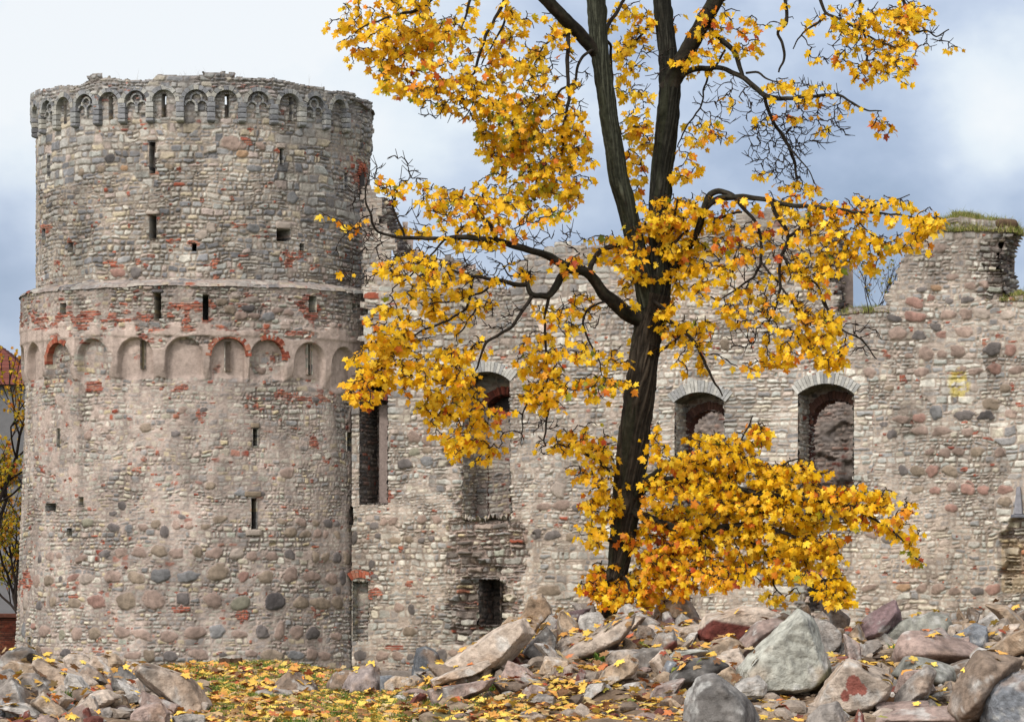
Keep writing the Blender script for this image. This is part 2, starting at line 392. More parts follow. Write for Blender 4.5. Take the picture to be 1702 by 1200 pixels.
# ---- lower drum with its band and blind arches
def tower_boulders():
    out = []
    low = """298,680,46,36,g 390,698,40,34,d 443,700,30,28,b 492,696,38,28,p 536,684,40,28,t 565,712,38,38,d 605,687,28,32,p 650,690,36,26,p 706,694,36,22,t
757,668,50,28,t 1000,712,40,36,t 1052,720,38,26,t 1092,717,30,32,p 1037,678,38,26,p 1088,682,24,26,t 1130,682,32,32,d 1159,683,18,26,d 1160,720,22,26,t 970,676,34,22,t
1120,720,18,26,p 360,787,50,26,d 415,783,46,34,p 481,782,52,40,p 547,777,52,44,t 608,785,50,36,p 678,779,42,42,t 737,786,60,36,p 814,787,46,44,k 866,795,40,32,p
934,795,40,34,p 995,789,40,34,d 1083,797,28,40,t 1117,797,28,36,t 1158,800,30,42,d 1190,800,26,50,t 280,803,44,24,p 205,792,24,26,p 173,796,34,34,p 140,803,18,30,d
172,878,40,38,t 213,872,16,20,d 255,868,44,24,r 300,873,46,44,k 390,864,60,46,p 470,868,60,42,t 553,862,74,54,b 648,864,82,38,b 750,852,74,62,t 836,865,40,34,r
912,866,58,38,t 997,860,50,50,p 1068,866,56,38,p 1136,873,36,44,p 1174,868,26,48,d 130,880,30,44,p 144,964,30,32,d 188,952,30,34,t 263,956,50,34,t 337,951,66,48,r
437,948,80,58,t 530,946,84,64,p 631,942,48,52,d 733,946,60,54,p 826,957,80,44,g 940,952,78,60,x 1032,955,62,40,t 1098,956,64,44,t 1153,953,36,46,t 1158,912,18,26,d
96,950,20,60,k 96,1050,20,50,b 163,1051,40,42,p 223,1065,28,36,g 273,1061,44,42,p 333,1061,54,40,t 427,1056,58,40,p 494,1064,70,36,p 583,1069,64,38,p 671,1058,76,48,p
745,1053,56,48,b 820,1063,56,28,p 898,1055,44,48,d 955,1055,30,66,p 1014,1057,46,46,p 1068,1060,52,42,d 1148,1070,36,26,p 125,1035,18,22,r 170,1130,54,44,p 238,1127,44,28,x
360,1138,50,24,d 465,1136,56,28,p 518,1135,40,46,t 588,1139,56,36,d 683,1131,70,40,p 765,1133,28,16,d 860,1130,40,24,p 930,1136,76,40,t 1010,1135,50,36,b 1062,1132,40,44,p
1105,1138,44,34,p 497,352,44,36,t 602,374,32,24,d 295,378,28,32,p 366,386,22,18,p 418,620,30,32,d 386,649,34,18,d 625,291,32,22,p 700,291,26,18,d 885,347,34,24,d 908,155,34,26,p
1097,257,24,22,d 723,551,34,28,t 993,508,44,40,p 400,500,30,16,d 625,660,30,14,d 880,578,70,26,d 830,578,40,24,b"""
    for t in low.split():
        x, y, w, h, c = t.split(','); px = float(x) / 2.0697; py = 540 + float(y) / 2.0697
        R = 8.3; th, z = tang(px, py, R); k = (TD - R * math.cos(th)) / F / 2.0697
        out.append((th * 8.2, z, float(w) * k / 2 / max(.3, math.cos(th)) * .98, float(h) * k / 2, BC[c]))
    band = "850,965,44,36,t 918,962,46,30,x 890,990,46,34,p 940,990,44,24,p 990,992,50,36,b 1025,970,44,22,p 1065,978,40,24,p 820,938,46,24,t 930,930,50,26,k 870,915,36,26,k"
    for t in band.split():
        x, y, w, h, c = t.split(','); px = float(x) / 2.2227; py = 80 + float(y) / 2.2227
        th, z = tang(px, py, R_BAND); k = (TD - R_BAND * math.cos(th)) / F / 2.2227
        out.append((th * 8.2, z, float(w) * k / 2 / max(.3, math.cos(th)), float(h) * k / 2, BC[c]))
    return out
LOW_ARCH = [(55, 571), (95, 569), (152, 564), (224, 562), (306, 561), (381, 561), (446, 564), (516, 570), (572, 578)]
AR_R = .80
low_arcs = []
for px, py in LOW_ARCH:
    th, z = tang(px, py, R_BAND); low_arcs.append((th, z - AR_R))
low_arcs = [(low_arcs[0][0] - .27, low_arcs[0][1])] + low_arcs + [(low_arcs[-1][0] + .27, low_arcs[-1][1]), (low_arcs[-1][0] + .54, low_arcs[-1][1])]
zs = np.arange(Z_BASE, Z_LEDGE + STEP, STEP)
TH, Z = np.meshgrid(th_f, zs)
PX, PY = proj(txyz(TH, Z, 8.3))
PX = np.where(np.cos(TH) < .02, -999, PX)
nz = fbm(TH * 8, Z, 5, 3)
plaster = np.clip(box(PX, PY, -50, 640, 556, 632, 12) * .75 + box(PX, PY, -50, 640, 534, 556, 5) * .42, 0, 1)
for q in ((225, 590, 50, 40, .6), (306, 592, 40, 40, .9), (570, 610, 40, 40, .9), (446, 580, 40, 30, .3), (110, 720, 70, 90, .42), (200, 660, 120, 50, .35), (520, 700, 90, 60, .3), (605, 740, 22, 110, .9), (290, 770, 120, 30, .25), (520, 950, 60, 40, .35), (380, 930, 70, 25, .3)):
    plaster = np.maximum(plaster, ell(PX, PY, *q[:4]) * q[4])
for q in ((152, 600, 28, 36), (95, 595, 20, 36), (446, 605, 28, 22), (260, 570, 14, 8), (330, 566, 30, 7), (480, 556, 40, 8)):
    plaster = plaster * (1 - .75 * ell(PX, PY, *q))
brick = np.zeros_like(Z)
for q in ((150, 526, 110, 9, .62), (60, 540, 40, 16, .7), (300, 518, 26, 20, .62), (340, 518, 20, 20, .7), (330, 545, 60, 6, .8), (440, 552, 80, 6, .55), (560, 556, 40, 5, .5), (240, 548, 90, 5, .6), (120, 556, 90, 5, .55),
          (516, 510, 18, 20, .9), (381, 606, 26, 18, .62), (224, 604, 22, 16, .55), (110, 545, 60, 6, .5), (236, 590, 11, 34, .9), (372, 592, 14, 34, .95), (388, 560, 30, 10, .8), (520, 596, 13, 38, .95), (335, 690, 8, 14, .85), (420, 500, 60, 10, .35), (524, 735, 7, 10, .9), (475, 655, 14, 8, .9), (335, 725, 10, 8, .9),
          (300, 640, 12, 10, .8), (152, 640, 14, 12, .8), (300, 1012, 16, 6, .8), (402, 1022, 14, 8, .9), (128, 985, 6, 12, .8), (45, 970, 10, 25, .7), (230, 770, 16, 20, .6), (350, 625, 8, 10, .7), (530, 660, 30, 8, .6)):
    brick = np.maximum(brick, ell(PX, PY, *q[:4]) * q[4])
H, C, cu, cv = masonry(TH * 8.2, Z, 101, cs=(.12, .29), ws=(.14, .48), red=.05, boulders=tower_boulders(), smear=.50, plaster=plaster, plaster_col=PLASTER, brick=brick)
# the band and the wall between the arches stand out from the drum
Rz = r_low(Z)
ins = np.zeros_like(Z); cone = np.zeros_like(Z)
z_sp = np.interp(TH[0], [a[0] for a in low_arcs], [a[1] for a in low_arcs])[None, :] + 0 * Z
for th, zc in low_arcs:
    du = (TH - th) * R_BAND; dz = Z - zc
    inside = np.where(dz > 0, AR_R - np.sqrt(du * du + dz * dz), AR_R - np.abs(du))
    ins = np.maximum(ins, sst(-.03, .03, inside))
dmin = np.min(np.abs(TH[0][:, None] - np.array([a[0] for a in low_arcs])[None, :]), 1) * R_BAND
gap = np.clip(dmin - AR_R, 0, 1)[None, :] + 0 * Z
fade = sst(-1.25, -.25, Z - z_sp)
band = (1 - ins) * np.where(Z > z_sp, 1, fade * sst(0, .06 + .25 * (1 - fade), gap + .02))
up = sst(Z_LEDGE - 2.35, Z_LEDGE - 2.2, Z + (nz - .5) * .1)
OFF = (R_BAND - .04 - Rz) * np.maximum(np.where(Z > z_sp - 1.3, band, 0), np.where(Z > Z_LEDGE - 2.2, 1, 0)) + .05 * up
# coarse open jointing of the band under the ledge; courses darken towards the ledge
OFF = OFF - .16 * ins * sst(-1.15, -.75, Z - z_sp + (nz - .5) * .4)
RR = Rz + OFF + H * np.where(Z > Z_LEDGE - 1.7, 1.35, 1.0)
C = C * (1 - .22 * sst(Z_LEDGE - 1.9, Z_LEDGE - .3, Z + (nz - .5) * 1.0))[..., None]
slow = [slit_rect(s, R_BAND if s[2] < 560 else 8.1) for s in SLITS_LOW]
keep = hole_mask(TH, Z, slow)
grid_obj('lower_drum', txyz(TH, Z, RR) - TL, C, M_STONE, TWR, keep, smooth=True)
for s, r in zip(SLITS_LOW, slow):
    niche_box(r, R_BAND if s[2] < 540 else float(r_low(np.array(r[2]))), 1.9 if s[2] < 560 or s[2] > 640 else .35, TWR)
for (x, y, w, h, c) in ((424, 707, .40, .22, 't'), (419, 821, .75, .24, 't'), (420, 885, .75, .28, 'k'), (471, 375, .78, .30, 'k'), (254, 231, .5, .16, 'k'), (254, 354, .6, .14, 'k'), (467, 243, .45, .2, 'k'), (262, 484, .5, .12, 'd')):
    R = R_UP if y < 470 else (R_BAND if y < 500 else 8.12)
    th, z = tang(x, y, R); R = R if y < 500 else float(r_low(np.array(z)))
    v, f = lump(w, h, .34, int(x + y)); mb = MB()
    q = txyz(th + v[:, 0] / R, z + v[:, 2], R - .06) + 0
    q[:, 0] += np.sin(th) * -v[:, 1]; q[:, 1] -= np.cos(th) * -v[:, 1]
    mb.add(q - TL, f, BC[c] * 1.0); mb.build('lintel', M_STONE, TWR, True)
def voussoirs(th, zc, r0, r1, R, d0, n, cols, a0=0, a1=math.pi, gapf=.07):
    mb = MB()
    for j in range(n):
        f0 = a0 + (a1 - a0) * (j + gapf / 2) / n; f1 = a0 + (a1 - a0) * (j + 1 - gapf / 2) / n
        ro = r1 * (1 + random.uniform(-.03, .03)); rr = R + random.uniform(-.02, .03); k = 3
        v = []; f = []
        for i in range(k + 1):
            an = f0 + (f1 - f0) * i / k
            for (rad, rd) in ((r0, rr - d0), (r0, rr), (ro, rr), (ro, rr - d0)):
                v.append(txyz(np.array(th + rad * math.cos(an) / R), np.array(zc + rad * math.sin(an)), rd) - TL)
        for i in range(k):
            for q in range(4): f.append([i * 4 + q, i * 4 + (q + 1) % 4, (i + 1) * 4 + (q + 1) % 4, (i + 1) * 4 + q])
        f += [[3, 2, 1, 0], [k * 4, k * 4 + 1, k * 4 + 2, k * 4 + 3]]
        mb.add(v, f, cols[int(random.random() * len(cols))] * random.uniform(.75, 1.1))
    return mb
for i, cols, nn in ((2, P_BRICK, 16), (6, P_BRICK, 22), (7, P_BRICK, 20)):
    th, zc = low_arcs[i]
    a0, a1 = ((.9, 3.3) if i == 2 else (0, math.pi) if i == 6 else (-.1, 2.0))
    voussoirs(th, zc, AR_R - .02, AR_R + .21, R_BAND + .02, .3, nn, cols, a0, a1, .08).build('brick_arch', M_STONE, TWR)

# ---- upper drum and parapet
zs = np.arange(Z_LEDGE - .3, Z_RIM + .35, STEP)
TH, Z = np.meshgrid(th_f, zs)
PX, PY = proj(txyz(TH, Z, R_UP)); PX = np.where(np.cos(TH) < .02, -999, PX)
nz = fbm(TH * 7.6, Z, 55, 3)
brick = np.zeros_like(Z)
for q in ((500, 430, 40, 20, .40), (505, 420, 12, 10, .6), (75, 382, 8, 8, .9), (118, 403, 12, 6, .8), (322, 404, 10, 5, .8), (410, 440, 30, 16, .25), (405, 235, 12, 7, .7), (230, 440, 60, 12, .3), (598, 285, 14, 30, .6), (350, 430, 20, 10, .4)):
    brick = np.maximum(brick, ell(PX, PY, *q[:4]) * q[4])
ub = []
for t in "407,408,44,36,x 375,447,30,28,t 302,460,22,32,t 458,444,30,26,o 855,355,90,50,p 895,390,44,32,o 965,365,36,30,p 938,445,56,30,b 1080,555,40,46,b 935,665,50,36,b 745,690,50,30,k 503,828,48,40,d 435,830,56,36,r 625,438,36,20,t 780,665,36,40,k".split():
    x, y, w, h, c = t.split(','); th, z = tang(float(x) / 2.2227, 80 + float(y) / 2.2227, R_UP); k = (TD - R_UP * math.cos(th)) / F / 2.2227
    ub.append((th * R_UP, z, float(w) * k / 2 / max(.3, math.cos(th)), float(h) * k / 2, BC[c]))
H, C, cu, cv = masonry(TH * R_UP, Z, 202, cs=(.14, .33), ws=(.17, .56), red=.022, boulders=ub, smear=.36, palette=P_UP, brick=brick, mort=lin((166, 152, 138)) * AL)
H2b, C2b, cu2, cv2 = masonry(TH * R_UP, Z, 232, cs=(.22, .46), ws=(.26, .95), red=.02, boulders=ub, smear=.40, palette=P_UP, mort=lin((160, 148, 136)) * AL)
zone = fbm(TH * R_UP * .32 + 5, Z * .38, 236, 3) > .56
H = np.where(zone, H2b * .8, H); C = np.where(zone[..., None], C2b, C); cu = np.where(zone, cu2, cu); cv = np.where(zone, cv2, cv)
UP_ARCH = [math.degrees(tang(x, 180, R_PAR)[0]) for x in (58, 78, 105, 140, 180, 225, 272, 326, 376, 430, 482, 525, 564)]
Z_CR = tang(338, 149, R_PAR)[1]; U_R = .53; Z_SP = Z_CR - U_R; Z_CB = tang(338, 204, R_PAR)[1]
z_mid = Z_SP - .35
off = np.zeros_like(Z)
right_end = R_(UP_ARCH[-1] + 5.2)
covered = np.zeros_like(Z)
for a in UP_ARCH:
    du = (TH - R_(a)) * R_PAR; dz = Z - Z_SP
    covered = np.maximum(covered, sst(-.02, .02, np.where(dz > 0, U_R + .02 - np.sqrt(du * du + dz * dz), U_R + .02 - np.abs(du))))
head = np.where(Z > Z_SP - .1, 1, 0) * (1 - covered)
off = np.where(TH < right_end, head * (R_PAR - R_UP), 0)
rough = sst(right_end - .02, right_end + .03, TH) * sst(Z_CB - .9, Z_CB + .3, Z)
off = off + rough * (.16 + (fbm(TH * 9, Z * 1.3, 8, 3) - .5) * .5)
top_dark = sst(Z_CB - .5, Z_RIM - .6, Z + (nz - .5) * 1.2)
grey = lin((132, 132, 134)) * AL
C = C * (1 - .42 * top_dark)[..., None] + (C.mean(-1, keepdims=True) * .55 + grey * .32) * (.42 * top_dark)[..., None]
rim = Z_RIM + (fbm(cu * .45, cu * 0 + 3, 9, 3) - .5) * .34
lowering = np.interp(np.degrees(cu / R_UP), [-110, -95, -70, -20, 5, 30, 52, 58, 75, 110], [.2, .1, .05, .02, .05, .0, -.02, -.10, -.25, -.5])
# openings right through the parapet
par_slits = []
for x in (272, 376, 482, 184, 109):
    th, _ = tang(x + 1, 180, R_UP); w = .10 / R_UP
    par_slits.append((th - w, th + w, Z_SP - .62, Z_SP + .36))
sup = [slit_rect(s, R_UP) for s in SLITS_UP]
keep = hole_mask(TH, Z, sup + par_slits) & (cv < rim + lowering)[:-1, :-1]
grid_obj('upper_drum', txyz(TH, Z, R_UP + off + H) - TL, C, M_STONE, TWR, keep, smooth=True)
for r in sup: niche_box(r, R_UP, 1.8, TWR, col=P_UP)
for r in par_slits: niche_box(r, R_UP, .62, TWR, back=False, col=P_UP, name='parapet_slit')
# inner face and wall head of the parapet
zz = np.arange(Z_LEDGE + 5.2, Z_RIM - .05, .12); tt = np.linspace(-math.pi, math.pi, 420)
T2, Z2 = np.meshgrid(tt, zz)
H2, C2, _, _ = masonry(T2 * 6.9, Z2, 212, palette=P_UP)
grid_obj('parapet_back', txyz(T2, Z2, R_UP - .62 - H2) - TL, C2, M_STONE, TWR, hole_mask(T2, Z2, [(q[0], q[1], Z_SP + .04, q[3]) for q in par_slits]), flip=True)
rr = np.linspace(R_UP - .64, R_PAR + .02, 14); T3, R3 = np.meshgrid(np.linspace(-math.pi, math.pi, 700), rr)
H3, C3, _, _ = masonry(T3 * 7.5, R3, 214, palette=P_UP)
low3 = np.interp(np.degrees(T3), [-110, -95, -70, -20, 5, 30, 52, 58, 75, 110], [.2, .1, .05, .02, .05, .0, -.02, -.10, -.25, -.5])
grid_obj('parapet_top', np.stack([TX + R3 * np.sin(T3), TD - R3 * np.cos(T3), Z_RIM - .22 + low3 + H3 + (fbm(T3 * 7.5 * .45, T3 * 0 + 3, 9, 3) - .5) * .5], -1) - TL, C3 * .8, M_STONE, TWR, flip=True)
# the back of the tower, away from the camera
zz = np.arange(Z_BASE, Z_RIM - .2, .25); T4, Z4 = np.meshgrid(th_b, zz)
H4, C4, _, _ = masonry(T4 * 8, Z4, 215, palette=P_UP)
grid_obj('rear_wall', txyz(T4, Z4, np.where(Z4 > Z_LEDGE, R_UP, r_low(Z4)) + H4) - TL, C4, M_STONE, TWR)
# sloping ledge between the drums
rr = np.linspace(R_UP - .1, R_BAND + .12, 24); T5, R5 = np.meshgrid(np.arange(-R_(112), R_(112), .006), rr)
H5, C5, _, _ = masonry(T5 * 8, R5, 216, palette=P_UP, cs=(.25, .5), ws=(.3, .9), smear=.6)
zl = Z_LEDGE + .24 * (1 - sst(R_UP - .1, R_BAND + .1, R5)) - .12 * sst(R_BAND + .02, R_BAND + .12, R5)
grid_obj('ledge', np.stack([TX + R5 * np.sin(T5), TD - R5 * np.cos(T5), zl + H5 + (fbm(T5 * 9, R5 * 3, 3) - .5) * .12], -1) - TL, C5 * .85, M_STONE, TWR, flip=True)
# arch rings, piers and tracery of the parapet
P_ARCH = pal((150, 150, 148), (164, 162, 156), (138, 138, 140), (172, 168, 158), (126, 126, 128))
for k, a in enumerate(UP_ARCH):
    if a < -95: continue
    voussoirs(R_(a), Z_SP, U_R, U_R + .19, R_PAR + .03, .34, 9, P_ARCH).build('arch_ring', M_STONE, TWR)
    if k % 2 == 1:
        mb = MB()
        for (du, dz, r, w, a0, a1) in ((-.26, -.16, .20, .075, 0, math.pi), (.26, -.16, .20, .075, 0, math.pi), (0, .16, .20, .08, -.5, 3.64)):
            q = voussoirs(R_(a) + du / R_PAR, Z_SP + dz, r, r + w, R_UP + .15, .2, 6, P_ARCH, a0, a1, .05)
            for v, c in zip(q.v, q.c): pass
            o = mb.n; mb.v += q.v; mb.c += q.c; mb.f += [[i + o for i in f] for f in q.f]; mb.n += q.n
        for zz_ in (-.22, -.36):
            v, f = lump(.13, .13, .2, 3); mb.add(txyz(R_(a) + v[:, 0] / R_UP, Z_SP + zz_ + v[:, 2], R_UP + .07 - v[:, 1]) - TL, f, P_ARCH[1])
        mb.build('tracery', M_STONE, TWR)
for a in [UP_ARCH[0] - 5.3] + [(p + q) / 2 for p, q in zip(UP_ARCH[:-1], UP_ARCH[1:])] + [UP_ARCH[-1] + 5.3]:
    if a < -97: continue
    mb = MB(); n = 4; hb = (Z_SP + .02 - Z_CB) / n
    for j in range(n):
        z0 = Z_CB + j * hb; w = .36; vv, ff = lump(w, hb - .018, .40, int(a * 7 + j * 3), .05)
        if j == 0:                            # the lowest block is rounded off underneath
            low = np.clip((.5 - (vv[:, 2] / hb + .5)) * 2, 0, 1); vv[:, 1] += -low ** 2 * .0 ; vv[:, 0] *= 1 - .25 * low ** 2
            inn = low ** 2 * .24
        else: inn = np.zeros(len(vv))
        rad = R_PAR - .17 - vv[:, 1]; rad = np.where(vv[:, 1] < 0, rad - inn, rad)
        mb.add(txyz(R_(a) + vv[:, 0] / R_PAR, z0 + hb / 2 + vv[:, 2], rad) - TL, ff, P_ARCH[int(random.random() * 5)] * random.uniform(.8, 1.1))
    mb.build('corbel', M_STONE, TWR)
# pointed brick window high on the right flank
th, zc = tang(600, 290, R_UP)
mb = voussoirs(th - .16 / R_UP, zc - .1, .46, .66, R_UP + .12, .3, 9, P_BRICK, 0, 1.15, .12)
q = voussoirs(th + .16 / R_UP, zc - .1, .46, .66, R_UP + .12, .3, 9, P_BRICK, math.pi - 1.15, math.pi, .12)
o = mb.n; mb.v += q.v; mb.c += q.c; mb.f += [[i + o for i in f] for f in q.f]; mb.n += q.n
mb.build('pointed_arch', M_STONE, TWR)
v, f = lump(.62, 1.0, .25, 5); mb = MB(); mb.add(txyz(th + v[:, 0] / R_UP, zc - .55 + v[:, 2] * 1.2, R_UP - .04 - v[:, 1]) - TL, f, lin((70, 64, 60)) * AL)  # dark-coloured block fills the window under the arch
mb.build('dark_window_block', M_STONE, TWR)
# ------------------------------------------------------------------ the castle wall to the right of the tower
WD0 = 160.0; WA = R_(20)
WDIR = np.array([math.cos(WA), -math.sin(WA), 0]); WBK = np.array([math.sin(WA), math.cos(WA), 0])
WP0 = W(585, HZ, WD0)
def wsz(px, py, dep=0.0):                  # a pixel -> distance along the wall and height, on the plane dep metres behind its face
    p0 = WP0 + WBK * dep; m = (px - CX) / F
    s = (m * p0[1] - p0[0]) / (WDIR[0] - m * WDIR[1]); d = p0[1] + s * WDIR[1]
    return s, (HZ - py) * d / F
def wxyz(s, z, dep=0.0):
    s, z, dep = np.broadcast_arrays(np.asarray(s, float), np.asarray(z, float), np.asarray(dep, float))
    P = WP0 + s[..., None] * WDIR + dep[..., None] * WBK; P[..., 2] = z
    return P
WALL = empty('castle_wall', tuple(wxyz(15, -5.3))); WLc = np.array(WALL.location)
tag(WALL, 'long ruined stone curtain wall with three arched window openings and a grassy top', 'ruined wall')
S_MAX = wsz(1790, 900)[0]
WSTEP = .036
TOPPX = [(560, 640), (600, 640), (604, 336), (612, 318), (620, 314), (626, 322), (631, 332), (635, 352), (644, 384), (653, 400), (660, 418), (676, 427), (700, 429), (742, 425), (757, 431), (769, 444), (773, 457),
         (796, 470), (812, 478), (846, 477), (858, 455), (870, 430), (890, 418), (930, 407), (996, 404), (1060, 405), (1120, 398), (1152, 392), (1180, 372), (1220, 364), (1262, 351), (1330, 355), (1362, 358), (1382, 368),
         (1387, 450), (1391, 480), (1396, 512), (1440, 517), (1462, 515), (1474, 502), (1483, 478), (1491, 448), (1500, 420), (1509, 392), (1524, 377), (1560, 374), (1610, 370), (1650, 373), (1688, 372), (1740, 372), (1800, 372)]
tp = np.array([wsz(*p) for p in TOPPX])
def top_at(s): return np.interp(s, tp[:, 0], tp[:, 1])
s_ = np.arange(0.0, S_MAX, WSTEP); z_ = np.arange(-5.6, tp[:, 1].max() + .5, WSTEP)
S, Z = np.meshgrid(s_, z_)
PX, PY = proj(wxyz(S, Z))
def srect(x0, x1, y0, y1):
    a, zt = wsz(x0, y0); b, _ = wsz(x1, y0); _, zb = wsz((x0 + x1) / 2, y1); return a, b, zb, zt
WIN = {'a': (769, 848, 618, 864), 'b': (1121, 1205, 652, 860), 'c': (1327, 1419, 638, 868)}
WIN = {k: srect(*v) for k, v in WIN.items()}
def arch_top(a, b, zt, rise=.44):          # segmental arch: z over s
    h = (b - a) / 2; r = (h * h + rise * rise) / (2 * rise)
    return lambda s: zt - r + np.sqrt(np.maximum(r * r - (s - (a + b) / 2) ** 2, 0))
HOLES = {'tall_opening': srect(598, 645, 641, 838), 'doorway': srect(791, 828, 962, 1040), 'blocked_doorway': srect(586, 613, 966, 1066), 'low_opening': srect(1345, 1396, 962, 1014), 'wall_slot': srect(580, 587, 841, 872)}
wb = []
def add_b(txt, x0, y0, k):
    for t in txt.split():
        x, y, w, h, c = t.split(','); px, py = x0 + float(x) / k, y0 + float(y) / k
        s, z = wsz(px, py); q = wxyz(s, z)[1] / F / k
        wb.append((s, z, float(w) * q / 2 / .93, float(h) * q / 2, BC[c]))
add_b("""1340,35,50,48,p 1260,213,46,26,d 1320,205,44,34,o 1225,268,78,42,r 1300,250,30,26,r 1378,262,38,30,d 1470,197,54,34,p 1455,257,54,32,d 1230,330,90,50,r 1140,337,60,32,x
1373,322,60,44,p 1452,318,60,46,p 1520,318,66,46,k 1628,325,66,40,k 1155,405,70,62,p 1248,412,60,42,d 1320,375,58,36,d 1341,408,46,30,r 1443,396,76,46,p 1416,480,64,60,p 1275,490,70,60,p
1347,492,44,40,p 1203,500,34,26,p 1567,470,70,66,d 1645,475,56,50,r 1258,572,60,42,p 1490,568,60,28,p 1577,556,66,46,r 1430,560,44,32,p 1034,575,50,44,p 1668,562,60,36,p 1445,758,90,42,d
1541,757,76,38,x 1646,755,50,38,p 1560,705,74,46,t 1172,776,64,38,p 1248,770,60,38,r 1130,840,50,36,d 1250,826,66,42,p 1345,826,76,42,p 1456,830,54,34,p 1095,796,34,26,d 1360,922,50,42,p
1420,915,46,38,p 1292,918,40,28,p 1178,997,40,44,d 1240,998,64,44,t 1305,997,50,60,r 1378,998,70,42,t 405,450,48,46,t 450,550,36,24,p 405,305,40,40,d 515,303,60,34,d 640,822,50,38,r
580,843,50,40,t 1385,1065,44,44,p 1460,1070,60,48,r 1525,1080,54,36,r 1320,745,50,66,b 350,370,50,50,p 480,365,60,44,p 1390,160,50,30,p 1530,190,50,34,p 1620,640,50,40,t 1480,640,50,36,k 1120,640,40,30,t 1500,915,60,40,t 1600,920,50,44,p""", 1050, 400, 2.6104)
add_b("""1110,356,58,34,d 1040,328,70,44,p 1030,565,70,26,p 1180,563,56,34,o 1260,568,46,40,p 1327,570,60,40,p 1400,582,54,34,p 1500,580,64,38,d 1567,572,66,46,r 1387,220,56,36,r 1620,190,60,46,t
1620,140,70,36,r 1458,138,64,48,r 1526,143,54,40,r 1390,130,40,40,p 1317,145,46,36,r 1240,140,60,30,t 380,420,50,40,t 430,300,40,30,p""", 1050, 760, 2.6104)
add_b("""367,75,58,64,p 428,90,44,50,p 370,143,52,44,g 432,138,46,34,t 325,203,80,44,d 427,188,70,48,b 1052,325,76,70,k 985,405,66,42,p 1071,398,76,50,p 1137,412,40,32,d 947,536,52,48,d 1028,540,80,48,d
1108,550,40,44,t 875,540,70,70,p 405,465,46,40,p 475,468,50,36,p 276,566,60,34,t 345,560,40,36,t 402,565,36,30,d 449,556,30,32,d 166,678,30,36,d 808,640,36,36,d 1005,805,120,50,t 295,884,48,46,p
354,893,36,54,d 345,998,54,46,t 222,478,36,44,p 268,475,50,40,p 180,497,50,36,d 195,545,30,34,d 85,555,26,66,d 177,735,36,24,d 815,412,40,46,d 800,466,50,34,x 110,1110,70,50,d 55,1110,34,40,b
215,1112,64,50,p 290,1115,50,48,p 350,1118,36,30,d 555,1100,50,40,p 500,1110,50,60,d 640,470,60,40,p 650,565,70,40,k 570,470,40,30,t""", 560, 700, 2.858)
brick = np.zeros_like(Z)
for q in ((690, 968, 16, 8, .6), (625, 988, 16, 10, .8), (645, 830, 5, 22, .8), (855, 880, 5, 30, .35), (650, 1075, 30, 7, .6), (750, 760, 8, 30, .4), (600, 470, 20, 10, .5), (625, 440, 8, 14, .7), (655, 560, 20, 40, .5), (1265, 985, 10, 8, .4), (1690, 495, 16, 6, .8), (1560, 460, 5, 10, .5)):
    brick = np.maximum(brick, ell(PX, PY, *q[:4]) * q[4])
H, C, cu, cv = masonry(S, Z, 303, cs=(.12, .30), ws=(.13, .46), red=.006, boulders=wb, smear=.40, palette=P_LIME, brick=brick, mort=MORT_W)
ash = masonry(S, Z, 313, cs=(.16, .30), ws=(.30, .85), red=0, smear=.12, palette=P_LIME, mort=MORT_W, wob=.05)   # dressed courses round the windows
alt = masonry(S, Z, 343, cs=(.20, .44), ws=(.22, .85), red=.01, boulders=wb, smear=.42, palette=P_LIME, mort=MORT_W)
zone = fbm(S * .30 + 3, Z * .34, 346, 3) > .55
H = np.where(zone, alt[0] * .85, H); C = np.where(zone[..., None], alt[1], C); cu = np.where(zone, alt[2], cu); cv = np.where(zone, alt[3], cv)
am = np.zeros_like(Z)
for k in 'bc':
    a, b, z0, z1 = WIN[k]
    am = np.maximum(am, sst(-.9, -.6, -np.maximum(np.maximum(a - S, S - b), np.maximum(0, z0 + .3 - Z)) + (fbm(S * 1.5, Z * 1.5, 4, 2) - .5) * .5) * (Z < z1 + .25))
    am = np.maximum(am, .9 * sst(-2.6, -1.6, -np.abs(S - (WIN['b'][0] + WIN['c'][1]) / 2 + .6) * .42 - np.abs(Z - (z0 + z1) / 2 - .6) * .5 + (fbm(S * .7, Z * .7, 14, 2) - .5) * 1.0))
am = (am > .5)
H = np.where(am, ash[0] * .8, H); C = np.where(am[..., None], ash[1] * 1.04, C)
# broken, hollowed places in the face of the wall
def rag(x0, x1, y0, y1, dep, s=10, seed=1):
    m = box(PX + (fbm(S * 1.4, Z * 1.4, seed, 3) - .5) * 70, PY + (fbm(S * 1.4, Z * 1.4, seed + 5, 3) - .5) * 60, x0, x1, y0, y1, s)
    return m * dep
hol = rag(752, 852, 790, 1060, .30, 14, 2) + rag(752, 800, 720, 800, .30, 6, 12) + rag(778, 836, 945, 1045, .35, 6, 3) + rag(1668, 1760, 868, 968, .5, 5, 4) + rag(1630, 1720, 392, 486, .18, 8, 6) + rag(1335, 1348, 950, 1020, .3, 5, 8)
hol = np.maximum(hol, rag(745, 870, 870, 960, .25, 12, 9))
rub = masonry(S, Z, 323, cs=(.10, .34), ws=(.15, .8), red=.03, depth=.16, smear=.25, palette=np.concatenate([P_STONE, P_DARK[:2]]), mort=lin((166, 148, 138)) * AL)
hm = sst(.08, .16, hol)
H = H * (1 - hm) + (rub[0] * 1.2) * hm - hol
C = C * (1 - hm[..., None]) + rub[1] * hm[..., None]
yel = sst(.3, .6, box(PX, PY, 1665, 1760, 895, 985, 6) + (fbm(S * 3, Z * 3, 8, 2) - .5) * .3)[..., None]
